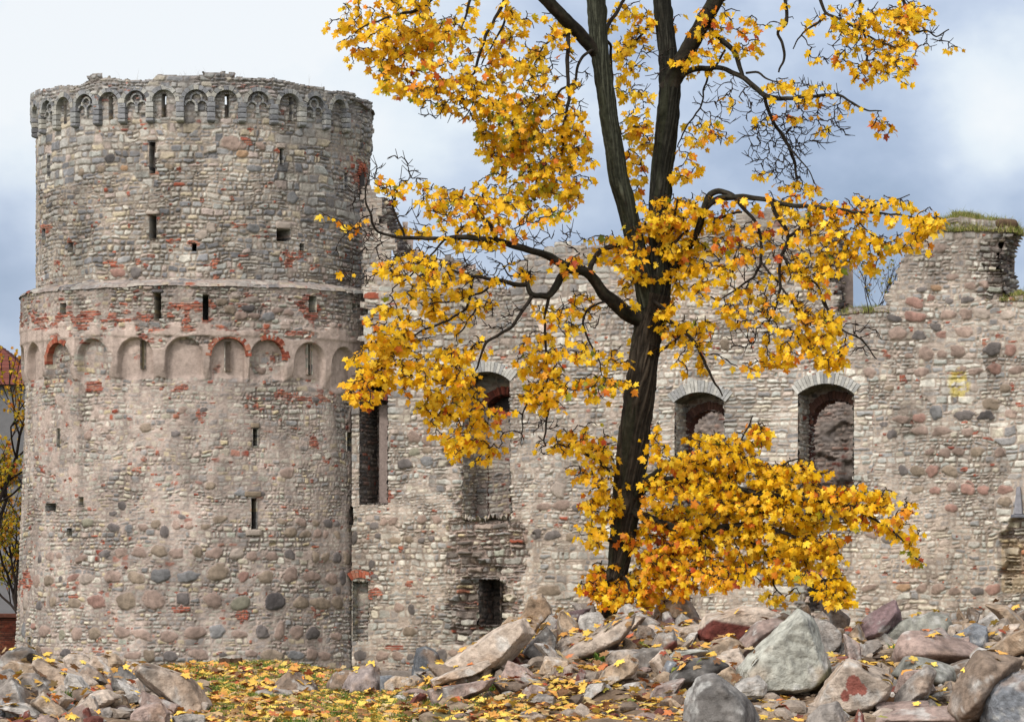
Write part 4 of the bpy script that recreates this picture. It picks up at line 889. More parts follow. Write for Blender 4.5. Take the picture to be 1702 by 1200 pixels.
ROCKS = [
# polygon in the photograph, colour, sharpness, label
([(0,1118),(16,1112),(28,1126),(30,1138),(15,1151),(-8,1148)], GREY, 22, 'pale grey stone at the left edge of the picture, below the brick wall'),
([(152,1098),(174,1090),(197,1110),(187,1126),(164,1113)], PURP, 22, 'dull purple slab behind the pale blocks of the left heap'),
([(56,1105),(72,1092),(101,1103),(119,1121),(162,1133),(192,1153),(162,1161),(121,1156),(88,1138),(58,1110)], PALE, 26, 'long slanting slab running down the left heap'),
([(105,1097),(114,1088),(141,1089),(154,1102),(152,1117),(136,1121),(114,1114)], PALE, 20, 'rounded pale block on top of the left heap'),
([(225,1119),(239,1102),(265,1109),(311,1123),(328,1138),(345,1166),(338,1186),(298,1179),(273,1158),(243,1138)], PALE, 26, 'largest pale slab of the left heap, beside the leafy lawn'),
([(146,1123),(167,1117),(187,1131),(186,1142),(164,1136)], TAN, 14, 'small tan stone in the middle of the left heap'),
([(188,1128),(202,1108),(222,1121),(243,1138),(240,1151),(210,1155),(189,1141)], DARK * 1.25, 24, 'dark grey block leaning on the largest slab of the left heap'),
([(237,1158),(268,1161),(300,1179),(298,1189),(278,1182),(240,1168)], DARK * 1.2, 20, 'flat dark stone under the largest slab of the left heap'),
([(297,1164),(318,1158),(345,1169),(338,1187),(303,1176)], PALE, 24, 'pale wedge at the foot of the largest slab on the left'),
([(51,1166),(73,1152),(114,1181),(104,1198),(88,1194),(53,1171)], TAN, 24, 'beam shaped tan stone at the front of the left heap'),
([(167,1166),(177,1155),(205,1156),(216,1175),(207,1186),(182,1179)], TAN, 24, 'squarish tan block in front of the dark grey block'),
([(220,1186),(232,1175),(265,1165),(280,1184),(278,1206),(222,1206)], PINK, 22, 'pinkish block at the bottom edge, below the largest left slab'),
([(288,1190),(308,1186),(338,1188),(340,1210),(290,1210)], GREY, 18, 'speckled grey stone at the bottom edge beside the lawn'),
([(-10,1153),(8,1158),(19,1174),(13,1191),(-8,1194)], BLUE, 14, 'bluish grey stone cut by the left edge of the picture'),
([(167,1179),(182,1174),(191,1181),(187,1189),(165,1191)], GREY, 16, 'small grey stone in front of the squarish tan block'),
([(138,1181),(147,1175),(157,1199),(152,1204),(141,1196)], RED * .9, 24, 'narrow dark red shard near the beam shaped stone'),
([(32,1188),(48,1180),(56,1200),(36,1208)], RED * .9, 16, 'reddish lump at the bottom left among leaves'),
([(459,1136),(484,1111),(513,1126),(536,1151),(506,1154),(459,1149)], BROWN * 1.05, 15, 'brown pointed boulder standing alone on the leafy lawn'),
([(424,1149),(450,1143),(483,1147),(486,1158),(430,1159)], GREY, 12, 'low flat grey stone before the brown pointed boulder'),
([(470,1142),(500,1140),(510,1150),(490,1156),(472,1152)], PALE, 12, 'small whitish stone against the brown pointed boulder'),
([(542,1133),(556,1116),(579,1112),(592,1116),(571,1151),(546,1151)], BROWN * 1.15, 9, 'rounded brown boulder left of the big mauve one'),
([(632,1123),(652,1122),(652,1143),(632,1148)], BLUE, 10, 'small bluish stone right of the big mauve boulder'),
([(566,1143),(582,1118),(614,1102),(626,1106),(633,1123),(630,1151),(597,1153),(569,1153)], GREY * np.array([1.05, .98, 1.02]), 13, 'big mauve grey boulder below the wall foot'),
([(683,1121),(693,1080),(708,1075),(726,1083),(732,1098),(728,1116),(703,1132),(685,1132)], BLUE * .55, 16, 'black upright block at the lower end of the pale slabs'),
([(640,1135),(657,1123),(683,1128),(688,1143),(665,1148),(642,1146)], TAN, 18, 'low tan stone at the foot of the black upright block'),
([(729,1106),(781,1074),(821,1048),(867,1031),(885,1056),(872,1071),(842,1099),(816,1109),(771,1122),(743,1119)], PALE * 1.02, 28, 'huge pale slab leaning up towards the maple trunk'),
([(717,1124),(756,1111),(811,1095),(814,1106),(781,1122),(725,1138)], PALE, 28, 'thin pale slab below the huge leaning slab'),
([(717,1146),(763,1142),(806,1130),(821,1127),(809,1147),(768,1159),(723,1170)], PINK, 22, 'low pinkish block at the front below the thin slab'),
([(867,1020),(880,993),(900,988),(915,1008),(915,1018),(900,1031),(882,1031)], TAN * 1.1, 18, 'pale tan pointed stone standing highest left of the trunk'),
([(949,1002),(986,1003),(991,1015),(963,1017)], GREY, 18, 'grey stone just left of the trunk, behind the maroon slab'),
([(867,1026),(875,1008),(900,1031),(890,1055),(872,1041)], PURP * .6, 26, 'dark maroon broken face below the pointed tan stone'),
([(893,1041),(912,1019),(929,1023),(928,1038),(907,1051)], WHITE, 18, 'white block left of the maroon slab'),
([(915,1046),(933,1020),(960,1019),(978,1013),(958,1046),(930,1058)], PURP * .75, 24, 'maroon slab between two white blocks'),
([(957,1041),(965,1020),(996,1018),(1005,1031),(996,1053),(963,1056)], WHITE * .95, 18, 'pinkish white block in front of the trunk foot'),
([(919,1089),(983,1058),(1034,1023),(1054,1021),(1049,1043),(1026,1069),(983,1089),(933,1096)], PALE * .92, 24, 'long slab slanting up to the foot of the trunk'),
([(869,1078),(907,1043),(925,1063),(917,1083),(902,1092),(877,1087)], DARK * 1.3, 26, 'dark grey block right of the huge leaning slab'),
([(924,1071),(940,1052),(960,1056),(963,1063),(943,1076)], TAN, 14, 'small tan stone below the pinkish white block'),
([(832,1124),(847,1100),(877,1111),(892,1122),(887,1136),(862,1136)], PINK * 1.05, 24, 'pale pinkish block in front of the dark grey block'),
([(820,1134),(850,1128),(880,1136),(868,1156),(834,1150)], BROWN, 14, 'brown stone under the pale pinkish block'),
([(897,1114),(907,1091),(943,1096),(945,1106),(917,1124)], TAN, 24, 'squarish tan block under the dark grey block'),
([(920,1117),(933,1109),(948,1117),(945,1129),(923,1126)], PINK, 12, 'small pinkish stone beside the squarish tan block'),
([(997,1122),(1006,1111),(1044,1089),(1062,1101),(1054,1113),(1011,1136)], TAN * 1.1, 24, 'beam shaped pale stone tilted up to the right'),
([(958,1124),(966,1110),(974,1119),(966,1139),(955,1139)], RED * .85, 26, 'narrow dark red shard left of the tilted beam stone'),
([(960,1156),(978,1137),(1003,1135),(1001,1146),(976,1159)], WHITE * .92, 20, 'flat whitish stone below the dark red shard'),
([(869,1149),(882,1137),(905,1142),(905,1156),(880,1161)], PINK * .95, 20, 'blocky pinkish grey stone low on the leafy slope'),
([(869,1169),(895,1154),(923,1153),(920,1172),(890,1174)], GREY * 1.1, 18, 'broken grey white stone lowest on the leafy slope'),
([(1082,1071),(1094,1048),(1118,1045),(1125,1068),(1110,1085),(1089,1086)], GREY * 1.05, 16, 'grey stone with a red corner below the big tan rock'),
([(1021,1040),(1046,1014),(1066,1010),(1086,1022),(1080,1034),(1046,1046)], GREY * 1.1, 20, 'grey stone right behind the trunk foot'),
([(1085,1036),(1089,1009),(1099,993),(1132,984),(1147,1001),(1162,1025),(1149,1038),(1112,1034)], TAN * 1.08, 16, 'big tan rock under the orange leaves right of the trunk'),
([(1102,1019),(1112,1017),(1126,1032),(1120,1046),(1103,1044)], PURP * .85, 26, 'small sharp stone half dark half white before the big tan rock'),
([(1130,1067),(1145,1054),(1161,1050),(1153,1067),(1136,1077)], WHITE, 20, 'small white stone left of the red faced slab'),
([(1348,1030),(1371,1030),(1397,1052),(1397,1067),(1371,1091),(1358,1087)], GREY * 1.08, 20, 'grey angular rock right behind the huge greenish slab'),
([(1162,1044),(1177,1023),(1235,1010),(1266,1011),(1295,1023),(1243,1040),(1214,1054),(1194,1079),(1173,1069)], PALE * 1.05, 24, 'pale slab with a dark brick red broken face'),
([(1193,1071),(1208,1048),(1227,1048),(1212,1067),(1198,1090)], WHITE * .9, 14, 'small whitish stone left of the pink granite boulder'),
([(1215,1087),(1225,1063),(1256,1034),(1286,1027),(1306,1034),(1293,1052),(1256,1077),(1227,1106)], PINK * .85, 9, 'rough pink granite boulder behind the huge greenish slab'),
([(1108,1093),(1122,1081),(1171,1077),(1184,1085),(1153,1093),(1126,1102)], GREEN * .85, 16, 'flat greenish stone behind the smooth dark boulder'),
([(1094,1116),(1108,1097),(1126,1102),(1112,1128),(1099,1130)], BLUE * 1.1, 12, 'bluish pale stone left of the smooth dark boulder'),
([(1110,1145),(1116,1114),(1149,1093),(1184,1091),(1215,1106),(1200,1122),(1173,1130),(1149,1147)], DARK * 1.05, 8, 'smooth dark grey boulder left of the huge greenish slab'),
([(1231,1104),(1264,1073),(1323,1019),(1348,1032),(1346,1069),(1377,1120),(1358,1143),(1319,1151),(1249,1155),(1245,1122)], GREEN * 1.05, 30, 'huge greenish grey pointed slab in the middle of the right heap'),
([(1192,1122),(1215,1108),(1247,1130),(1245,1143),(1227,1145)], TAN, 24, 'broken tan stone between the greenish slab and the front boulder'),
([(1138,1212),(1145,1147),(1161,1126),(1182,1117),(1202,1128),(1235,1151),(1260,1184),(1258,1214)], DARK * 1.25, 13, 'big dark grey boulder at the bottom edge, right of the trunk'),
([(1580,1034),(1609,1028),(1611,1038),(1582,1053)], TAN, 16, 'small yellowish stone between layered rock and white slab'),
([(1472,1051),(1499,1032),(1546,1018),(1569,1024),(1580,1049),(1546,1055),(1482,1067)], GREEN * .9, 24, 'greenish layered rock behind the big tan pink boulder'),
([(1409,1057),(1433,1030),(1486,997),(1496,1030),(1474,1061),(1429,1073),(1414,1065)], PURP * 1.1, 14, 'purple boulder with a pointed top'),
([(1385,1082),(1402,1069),(1462,1063),(1466,1073),(1429,1094),(1391,1092)], GREY * 1.05, 24, 'flat grey stone below the purple boulder'),
([(1367,1096),(1408,1090),(1412,1106),(1387,1125),(1371,1113)], RED * 1.2, 18, 'reddish stone right of the huge greenish slab'),
([(1677,1026),(1704,1011),(1716,1042),(1681,1038)], BROWN, 18, 'brown stone at the right edge, highest of the heap'),
([(1613,1036),(1660,1012),(1673,1026),(1656,1046),(1642,1042)], WHITE * .95, 26, 'white slab standing out highest near the right edge'),
([(1582,1055),(1619,1036),(1640,1040),(1640,1075),(1617,1067)], BLUE * 1.1, 20, 'blue grey block below the white slab'),
([(1648,1055),(1673,1038),(1697,1036),(1681,1053),(1654,1063)], PALE, 16, 'pale stone above the brown slab at the right edge'),
([(1640,1077),(1673,1057),(1704,1044),(1716,1073),(1673,1090)], TAN * .9, 24, 'brown slab slanting into the right edge'),
([(1484,1092),(1488,1066),(1503,1049),(1536,1047),(1598,1061),(1646,1080),(1619,1102),(1588,1106),(1557,1096),(1495,1102)], PINK * 1.02, 9, 'big smooth tan pink boulder in the right heap'),
([(1482,1117),(1507,1090),(1546,1094),(1582,1107),(1588,1125),(1575,1142),(1540,1132),(1500,1127)], GREEN * .72, 10, 'mossy grey stone under the big tan pink boulder'),
([(1345,1182),(1371,1142),(1410,1094),(1433,1102),(1458,1119),(1482,1125),(1466,1158),(1437,1183),(1408,1179),(1391,1189)], PALE * .95, 18, 'rough pale rock with red brick bits stuck in it'),
([(1468,1176),(1491,1146),(1511,1127),(1540,1104),(1559,1117),(1540,1158),(1507,1175)], GREY * 1.1, 15, 'pitted grey rock right of the one with brick bits'),
([(1573,1175),(1594,1125),(1623,1082),(1660,1090),(1702,1096),(1689,1111),(1644,1137),(1631,1158),(1633,1191),(1598,1206)], BROWN * 1.15, 16, 'big brown grey rock near the lower right corner'),
([(1631,1154),(1646,1135),(1702,1113),(1730,1120),(1726,1212),(1635,1212)], BLUE * 1.05, 13, 'blue grey boulder cut by the lower right corner'),
([(1335,1212),(1345,1190),(1362,1173),(1391,1166),(1412,1198),(1412,1214)], GREY * .9, 16, 'grey boulder at the bottom edge below the rock with brick bits'),
([(1437,1208),(1466,1189),(1495,1179),(1573,1174),(1598,1183),(1600,1212)], PINK * .95, 16, 'wide pinkish rock at the bottom edge'),
([(1414,1208),(1427,1178),(1435,1189),(1438,1210)], RED, 26, 'upright brick red shard at the bottom edge'),
]
bvh_v, bvh_f, bvh_n = [], [], 0
for i, (poly, col, p, label) in enumerate(ROCKS):
    P = np.array(poly, float); P[:, 1] = np.minimum(P[:, 1], 1216)
    yb = P[:, 1].max(); xm = P[:, 0].mean()
    wpx = np.ptp(P[:, 0])
    thick = 1.0 if p < 18 else .75
    d = ground_dist(xm, min(yb - 3, 1204)) + .25 * (.3 * wpx + .28 * np.ptp(P[:, 1])) * 45 / F
    col2 = None
    if 'brick red broken' in label: col2 = (np.array([-.10, -.45, -.88]), .15, lin((96, 50, 42)) * AL)
    if 'huge greenish' in label: col2 = (np.array([.80, -.1, -.6]), .43, lin((92, 86, 62)) * AL)  # shade of the slab's right underside put into its colour
    if 'half dark' in label: col2 = (np.array([-.6, 0, .7]), .05, WHITE)
    if 'red corner' in label: col2 = (np.array([.6, -.3, -.7]), .10, RED)
    if 'brick bits' in label and 'rough' in label: col2 = None
    X, Fc, loc, w = make_rock(P, d, i + 3, p * (1.9 if p > 17 else 1.3), thick, 6 if wpx > 70 else 5 if wpx > 22 else 4, .095 if p > 11 else .05, 11 if p > 18 else 5)
    C = rock_col(X, np.asarray(col), i + 3, w, col2)
    if 'rough pale rock' in label:
        for (bx, bz, r) in ((-.02, .07, .085), (.07, .02, .05), (-.12, -.05, .05)):
            m = ((np.abs(X[:, 0] - bx) / r) ** 2 + (np.abs(X[:, 2] - bz) / (r * 1.3)) ** 2 < 1) & (X[:, 1] < 0); C[m] = RED * 1.25
    o = mesh_np('boulder' if p < 15 else 'rock', X, Fc, np.full(len(Fc), 3), C, M_ROCK, None, p < 18)
    o.location = loc
    tag(o, label, 'boulder' if p < 15 else 'rock', 'stones of the rubble heaps')
    bvh_v.append(X + loc); bvh_f.append(Fc + bvh_n); bvh_n += len(X)
# middling stones wedged between the big ones
rng = np.random.default_rng(8); n_mid = 0
while n_mid < 120:
    px = rng.uniform(-10, 1712); d = rng.uniform(39.6, 47.4); X0 = (px - CX) * d / F
    if rng.random() > np.interp(px, [-10, 240, 300, 700, 740, 900, 1060, 1712], [.8, .7, 0, 0, .5, .6, .7, 1]) or (d < 43 and 300 < px < 1060): continue
    k_ = F / d; w_, h_ = rng.uniform(16, 50), rng.uniform(11, 28)
    py = HZ - F * float(ground_z(X0, d)) / d - h_ * .5
    q_ = np.sort(rng.uniform(0, 6.28, 7)); q_ += rng.uniform(0, 6.28); tl = rng.normal() * .5
    pl_ = [(px + (math.cos(t) * w_ * math.cos(tl) - math.sin(t) * h_ * math.sin(tl)) * rng.uniform(.8, 1.1), py - (math.cos(t) * w_ * math.sin(tl) + math.sin(t) * h_ * math.cos(tl)) * rng.uniform(.8, 1.1)) for t in q_]
    X, Fc, loc, w = make_rock(pl_, d, 300 + n_mid, 48 if n_mid % 4 else 26, .9, 5, .085, 8)
    C = rock_col(X, [PALE, GREY, TAN, PINK, PALE, TAN, BROWN, WHITE, PALE][n_mid % 9] * rng.uniform(.75, 1.05), 300 + n_mid, w)
    o = mesh_np('rock', X, Fc, np.full(len(Fc), 3), C, M_ROCK, None, False); o.location = loc
    tag(o, 'middling broken stone wedged between the bigger rocks of the heaps', 'rock', 'middling stones wedged in the rubble heaps')
    bvh_v.append(X + loc); bvh_f.append(Fc + bvh_n); bvh_n += len(X); n_mid += 1
# small stones and broken bits that fill the heaps
rng = np.random.default_rng(5)
mb_v, mb_f, mb_c, nn = [], [], [], 0
cands = []
while len(cands) < 2200:
    px = rng.uniform(-20, 1722); d = rng.uniform(39.2, 48.0); X0 = (px - CX) * d / F
    dens = np.interp(px, [-20, 60, 260, 330, 360, 560, 640, 720, 800, 1000, 1100, 1722], [1, 1, 1, .35, .03, .03, .12, .6, .8, .7, .9, 1])
    if d < 42 and 340 < px < 1040: dens *= .25
    if rng.random() < dens: cands.append((X0, d))
pool = [make_rock([(math.cos(a) * 10 * r_, math.sin(a) * 8 * r_) for a, r_ in zip(np.sort(rng.uniform(0, 6.28, 7)), rng.uniform(.7, 1.2, 7))], F, 900 + k, 20, 1.0, 2, .06, 3)[:2] for k in range(14)]
SC = [GREY, PALE, TAN, BROWN, PINK, TAN, PALE, PINK, WHITE, RED, PALE, BROWN, TAN, PALE]
for (X0, d) in cands:
    V, Fc = pool[int(rng.random() * 14)]
    s = (.028 + .13 * rng.random() ** 2.8) / 10
    a = rng.random() * 6.28; V = V * np.array([1, 1, rng.uniform(.5, .9)]) * s
    V = np.stack([V[:, 0] * math.cos(a) - V[:, 1] * math.sin(a), V[:, 0] * math.sin(a) + V[:, 1] * math.cos(a), V[:, 2]], -1)
    z = float(ground_z(X0, d)) + s * 3
    mb_v.append(V + np.array([X0, d, z])); mb_f.append(Fc + nn); nn += len(V)
    mb_c.append(np.broadcast_to(SC[int(rng.random() * 14)] * rng.uniform(.6, 1.05), (len(V), 3)))
o = mesh_np('rubble', np.concatenate(mb_v), np.concatenate(mb_f), np.full(sum(len(f) for f in mb_f), 3), np.concatenate(mb_c), M_ROCK)
tag(o, 'small broken stones and grit filling the rubble heaps', 'rubble', kind='stuff')
bvh_v.append(np.concatenate(mb_v)); bvh_f.append(np.concatenate(mb_f) + bvh_n); bvh_n += len(bvh_v[-1])
tree_bvh = BVHTree.FromPolygons([tuple(v) for v in np.concatenate(bvh_v)], [tuple(int(i) for i in f) for f in np.concatenate(bvh_f)])

# ------------------------------------------------------------------ leaves
half = [(0.0, 0.02), (.15, -.05), (.40, .00), (.34, .15), (.30, .25), (.57, .40), (.47, .49), (.46, .62), (.20, .53), (.25, .71), (.10, .79), (0.0, 1.0)]
LO = np.array(half + [(-x, y) for x, y in half[-2:0:-1]])
LO = np.concatenate([[(0, .36)], LO]); LO[:, 1] -= .0
LF = np.array([[0, i, i + 1] for i in range(1, len(LO) - 1)] + [[0, len(LO) - 1, 1]])
half_s = [(0.0, .02), (.38, .02), (.25, .24), (.53, .45), (.17, .54), (.0, 1.0)]
LOs = np.array([(0, .36)] + half_s + [(-x, y) for x, y in half_s[-2:0:-1]])
LFs = np.array([[0, i, i + 1] for i in range(1, len(LOs) - 1)] + [[0, len(LOs) - 1, 1]])
def leaves_mesh(name, base, tipdir, nrm, size, cols, rng, parent=None, mat=None, curl=.25, simple=False):
    """Maple leaves: base point, direction of the tip, facing, size and colour of each."""
    L0, F0 = (LOs, LFs) if simple else (LO, LF)
    n = len(base); t = tipdir / (np.linalg.norm(tipdir, axis=1, keepdims=True) + 1e-9)
    nr = nrm - (nrm * t).sum(1, keepdims=True) * t; nr /= np.linalg.norm(nr, axis=1, keepdims=True) + 1e-9
    sd_ = np.cross(t, nr)
    x, y = L0[:, 0], L0[:, 1]
    kx = rng.uniform(-.2, 1.0, n)[:, None] * curl * 3; ky = rng.uniform(-.3, 1.0, n)[:, None] * curl
    wd = rng.uniform(.78, 1.08, n)[:, None]
    zc = -kx * (x[None] ** 2) - ky * (y[None] - .3) ** 2 + .05 * np.abs(x[None])
    jit = 1 + rng.uniform(-.10, .10, (n, len(x)))
    V = base[:, None] + size[:, None, None] * ((x[None] * wd * jit)[..., None] * sd_[:, None] + (y[None] * jit)[..., None] * t[:, None] + zc[..., None] * nr[:, None])
    f = (F0[None] + (np.arange(n) * len(L0))[:, None, None]).reshape(-1, 3)
    c = np.repeat(cols[:, None], len(L0), 1)
    edge = np.ones(len(L0)); edge[0] = 1.1
    c = c * edge[None, :, None] * rng.uniform(.88, 1.08, (n, len(L0), 1))
    return mesh_np(name, V.reshape(-1, 3), f, np.full(len(f), 3), np.clip(c.reshape(-1, 3), 0, 1), mat or M_LEAF, parent)
L_Y = np.array([lin(c) for c in ((246, 196, 18), (250, 204, 34), (242, 184, 12), (246, 198, 24), (234, 174, 14), (252, 212, 56))])
L_O = np.array([lin(c) for c in ((236, 158, 20), (226, 138, 26), (242, 172, 22), (216, 118, 34), (238, 166, 40))])
L_R = np.array([lin(c) for c in ((206, 96, 30), (184, 76, 32), (222, 128, 60), (160, 70, 34))])
L_G = np.array([lin(c) for c in ((186, 172, 30), (150, 150, 34), (206, 182, 30), (118, 130, 36))])
L_B = np.array([lin(c) for c in ((150, 104, 52), (172, 128, 70), (122, 84, 48), (186, 150, 96), (200, 170, 110))])
def pick(rng, n, y=.7, o=.2, r=.05, g=.03, b=.0):
    w = np.cumsum(np.array([y, o, r, g, b]) / (y + o + r + g + b)); k = np.searchsorted(w, rng.random(n))
    out_ = np.zeros((n, 3))
    for i, P in enumerate((L_Y, L_O, L_R, L_G, L_B)):
        m = k == i; out_[m] = P[rng.integers(0, len(P), m.sum())]
    return out_ * rng.uniform(.72, .98, n)[:, None]
# fallen leaves
rng = np.random.default_rng(17)
bs, td, nm, sz = [], [], [], []
tries = 0
while len(bs) < 9500 and tries < 140000:
    tries += 1
    px = rng.uniform(-30, 1730); d = rng.uniform(38.8, 55.0); X0 = (px - CX) * d / F
    lawn_ = 270 < px < 600
    dens = np.interp(px, [-30, 60, 260, 300, 340, 560, 640, 760, 1000, 1100, 1200, 1730], [.30, .30, .28, .9, 1, 1, .9, .75, .75, .45, .18, .12])
    if not lawn_ and d > 47: continue
    if 300 < px < 1080 and d < 43.5: dens = max(dens, .8)
    dens *= .35 + 1.3 * float(sst(.35, .6, fbm(np.array(X0 * 1.5), np.array(d * 1.1), 91, 2)))
    if rng.random() > dens: continue
    z = float(ground_z(X0, d)) + .012; n = Vector((rng.normal() * .3, rng.normal() * .3 - .15, 1))
    hit = tree_bvh.ray_cast(Vector((X0, d, 3.0)), Vector((0, 0, -1)))
    if hit[0] is not None and hit[0].z > z:
        if hit[1].z < .55 or rng.random() < .6: continue
        z = hit[0].z + .012; n = hit[1] + Vector((rng.normal() * .15, rng.normal() * .15, 0))
    a = rng.random() * 6.28
    bs.append((X0, d, z + rng.random() * .03)); td.append((math.cos(a), math.sin(a), rng.normal() * .28)); nm.append(n[:]); sz.append(rng.uniform(.085, .15))
bs, td, nm, sz = map(np.array, (bs, td, nm, sz))
cols = pick(rng, len(bs), .36, .16, .06, .02, .40)
# leaves that landed on the lawn bleach
cols *= rng.uniform(.7, 1.0, len(bs))[:, None]; cols = cols * .82 + cols.mean(1, keepdims=True) * .18
o = leaves_mesh('fallen_leaves', bs, td, nm, sz, cols, rng, None, M_FLEAF, .35)
tag(o, 'yellow and brown maple leaves lying on the ground and between the stones', 'leaves', kind='stuff')
def blades(name, pts, h, w, cols, rng, lean=.4, parent=None):
    n = len(pts); a = rng.uniform(0, 6.28, n); le = rng.normal(0, lean, (n, 2))
    hh = h * rng.uniform(.5, 1.2, n)
    sx, sy = np.cos(a) * w / 2, np.sin(a) * w / 2
    b0 = pts + np.stack([-sx, -sy, 0 * sx], -1); b1 = pts + np.stack([sx, sy, 0 * sx], -1)
    mid = pts + np.stack([le[:, 0] * hh * .35, le[:, 1] * hh * .35, hh * .6], -1); tip = pts + np.stack([le[:, 0] * hh, le[:, 1] * hh, hh], -1)
    m0, m1 = mid + (b0 - pts) * .8, mid + (b1 - pts) * .8
    V = np.stack([b0, b1, m1, m0, tip], 1).reshape(-1, 3)
    k = np.arange(n) * 5
    lp = np.concatenate([np.stack([k, k + 1, k + 2, k + 3], -1).ravel(), np.stack([k + 3, k + 2, k + 4], -1).ravel()])
    return mesh_np(name, V, lp, np.r_[np.full(n, 4), np.full(n, 3)], np.repeat(cols, 5, 0), M_GRASS, parent)
G1 = np.array([lin(c) for c in ((92, 122, 44), (112, 138, 52), (76, 104, 40), (140, 146, 72))]) * .8
G2 = np.array([lin(c) for c in ((150, 152, 78), (172, 164, 100), (128, 140, 66), (108, 122, 56), (186, 172, 120))]) * .8
rng = np.random.default_rng(23)
px = rng.uniform(280, 900, 60000); d = rng.uniform(39, 55, 60000); X0 = (px - CX) * d / F
m = (rng.random(60000) < sst(.46, .60, fbm(X0 * 1.3, d * 1.0, 51, 3)) * np.interp(px, [280, 330, 600, 900], [.3, 1, .8, .15])) & ((px < 600) | (d < 45))
pts = np.stack([X0, d, ground_z(X0, d) - .01], -1)[m][:17000]
o = blades('grass', pts, .085, .011, G1[rng.integers(0, 4, len(pts))], rng); tag(o, 'short green grass of the lawn under the fallen leaves', 'grass', kind='stuff')
# little green weeds among the stones
def weed(px, py, label):
    d = ground_dist(px, py); p0 = np.array([(px - CX) * d / F, d, float(ground_z((px - CX) * d / F, d)) + .03])
    n = 60; pts = p0 + rng.normal(0, .05, (n, 3)) * np.array([1, 1, .15])
    o = blades('weed', pts - p0, .12, .018, G1[rng.integers(0, 3, n)], rng, .7); o.location = p0; tag(o, label, 'weed')
weed(110, 1170, 'small green weed beside the beam shaped stone of the left heap')
weed(1000, 1105, 'small green weed left of the tilted beam stone')
weed(815, 1152, 'low green weed in front of the pinkish block on the leafy slope')
weed(1494, 1088, 'single green plant sprouting against the big tan pink boulder')
# old stump on the lawn
d = 53.0; p0 = np.array([(383 - CX) * d / F, d, 0]); p0[2] = float(ground_z(p0[0], p0[1])) - .02
V = []; n = 28; mb = MB()
rad = .14 * (1 + .18 * np.sin(np.arange(n) * 1.3) + .1 * rng.normal(size=n))
for z, k in ((0, 1.25), (.05, 1.05), (.12, 1.0)):
    for j in range(n): V.append((rad[j] * k * math.cos(j / n * 6.283), rad[j] * k * math.sin(j / n * 6.283), z + (.03 * rng.random() if z > .1 else 0)))
V.append((0, 0, .125))
fs = [[r * n + j, r * n + (j + 1) % n, (r + 1) * n + (j + 1) % n, (r + 1) * n + j] for r in range(2) for j in range(n)] + [[2 * n + j, 2 * n + (j + 1) % n, 3 * n] for j in range(n)]
mb.add(V, fs, lin((98, 76, 58)) * .6); o = mb.build('tree_stump', M_BARK); o.location = p0; tag(o, 'low dark rotten tree stump on the leafy lawn at the foot of the tower', 'stump')
# ------------------------------------------------------------------ the maple
DT = 47.6
TRUNK_BASE = np.array(W(1008, 1046, DT))
TREE = empty('maple_tree', tuple(TRUNK_BASE)); tag(TREE, 'tall maple with two dark stems and thin yellow autumn leaves before the ruin', 'tree')
trng = np.random.default_rng(42)
def resample(pts, step):
    P = np.array(pts, float)
    seg = np.r_[0, np.cumsum(np.linalg.norm(np.diff(P[:, :2], axis=0), axis=1))]
    t = np.linspace(0, seg[-1], max(3, int(seg[-1] / step) + 1))
    # Catmull-like smoothing by interpolating twice
    Q = np.stack([np.interp(t, seg, P[:, i]) for i in range(P.shape[1])], -1)
    for _ in range(2): Q[1:-1] = .25 * Q[:-2] + .5 * Q[1:-1] + .25 * Q[2:]
    return Q
def px3(Q):                                # (px, py, depth offset) -> points
    d = DT + Q[:, 2]; return np.stack([(Q[:, 0] - CX) * d / F, d, (HZ - Q[:, 1]) * d / F], -1)
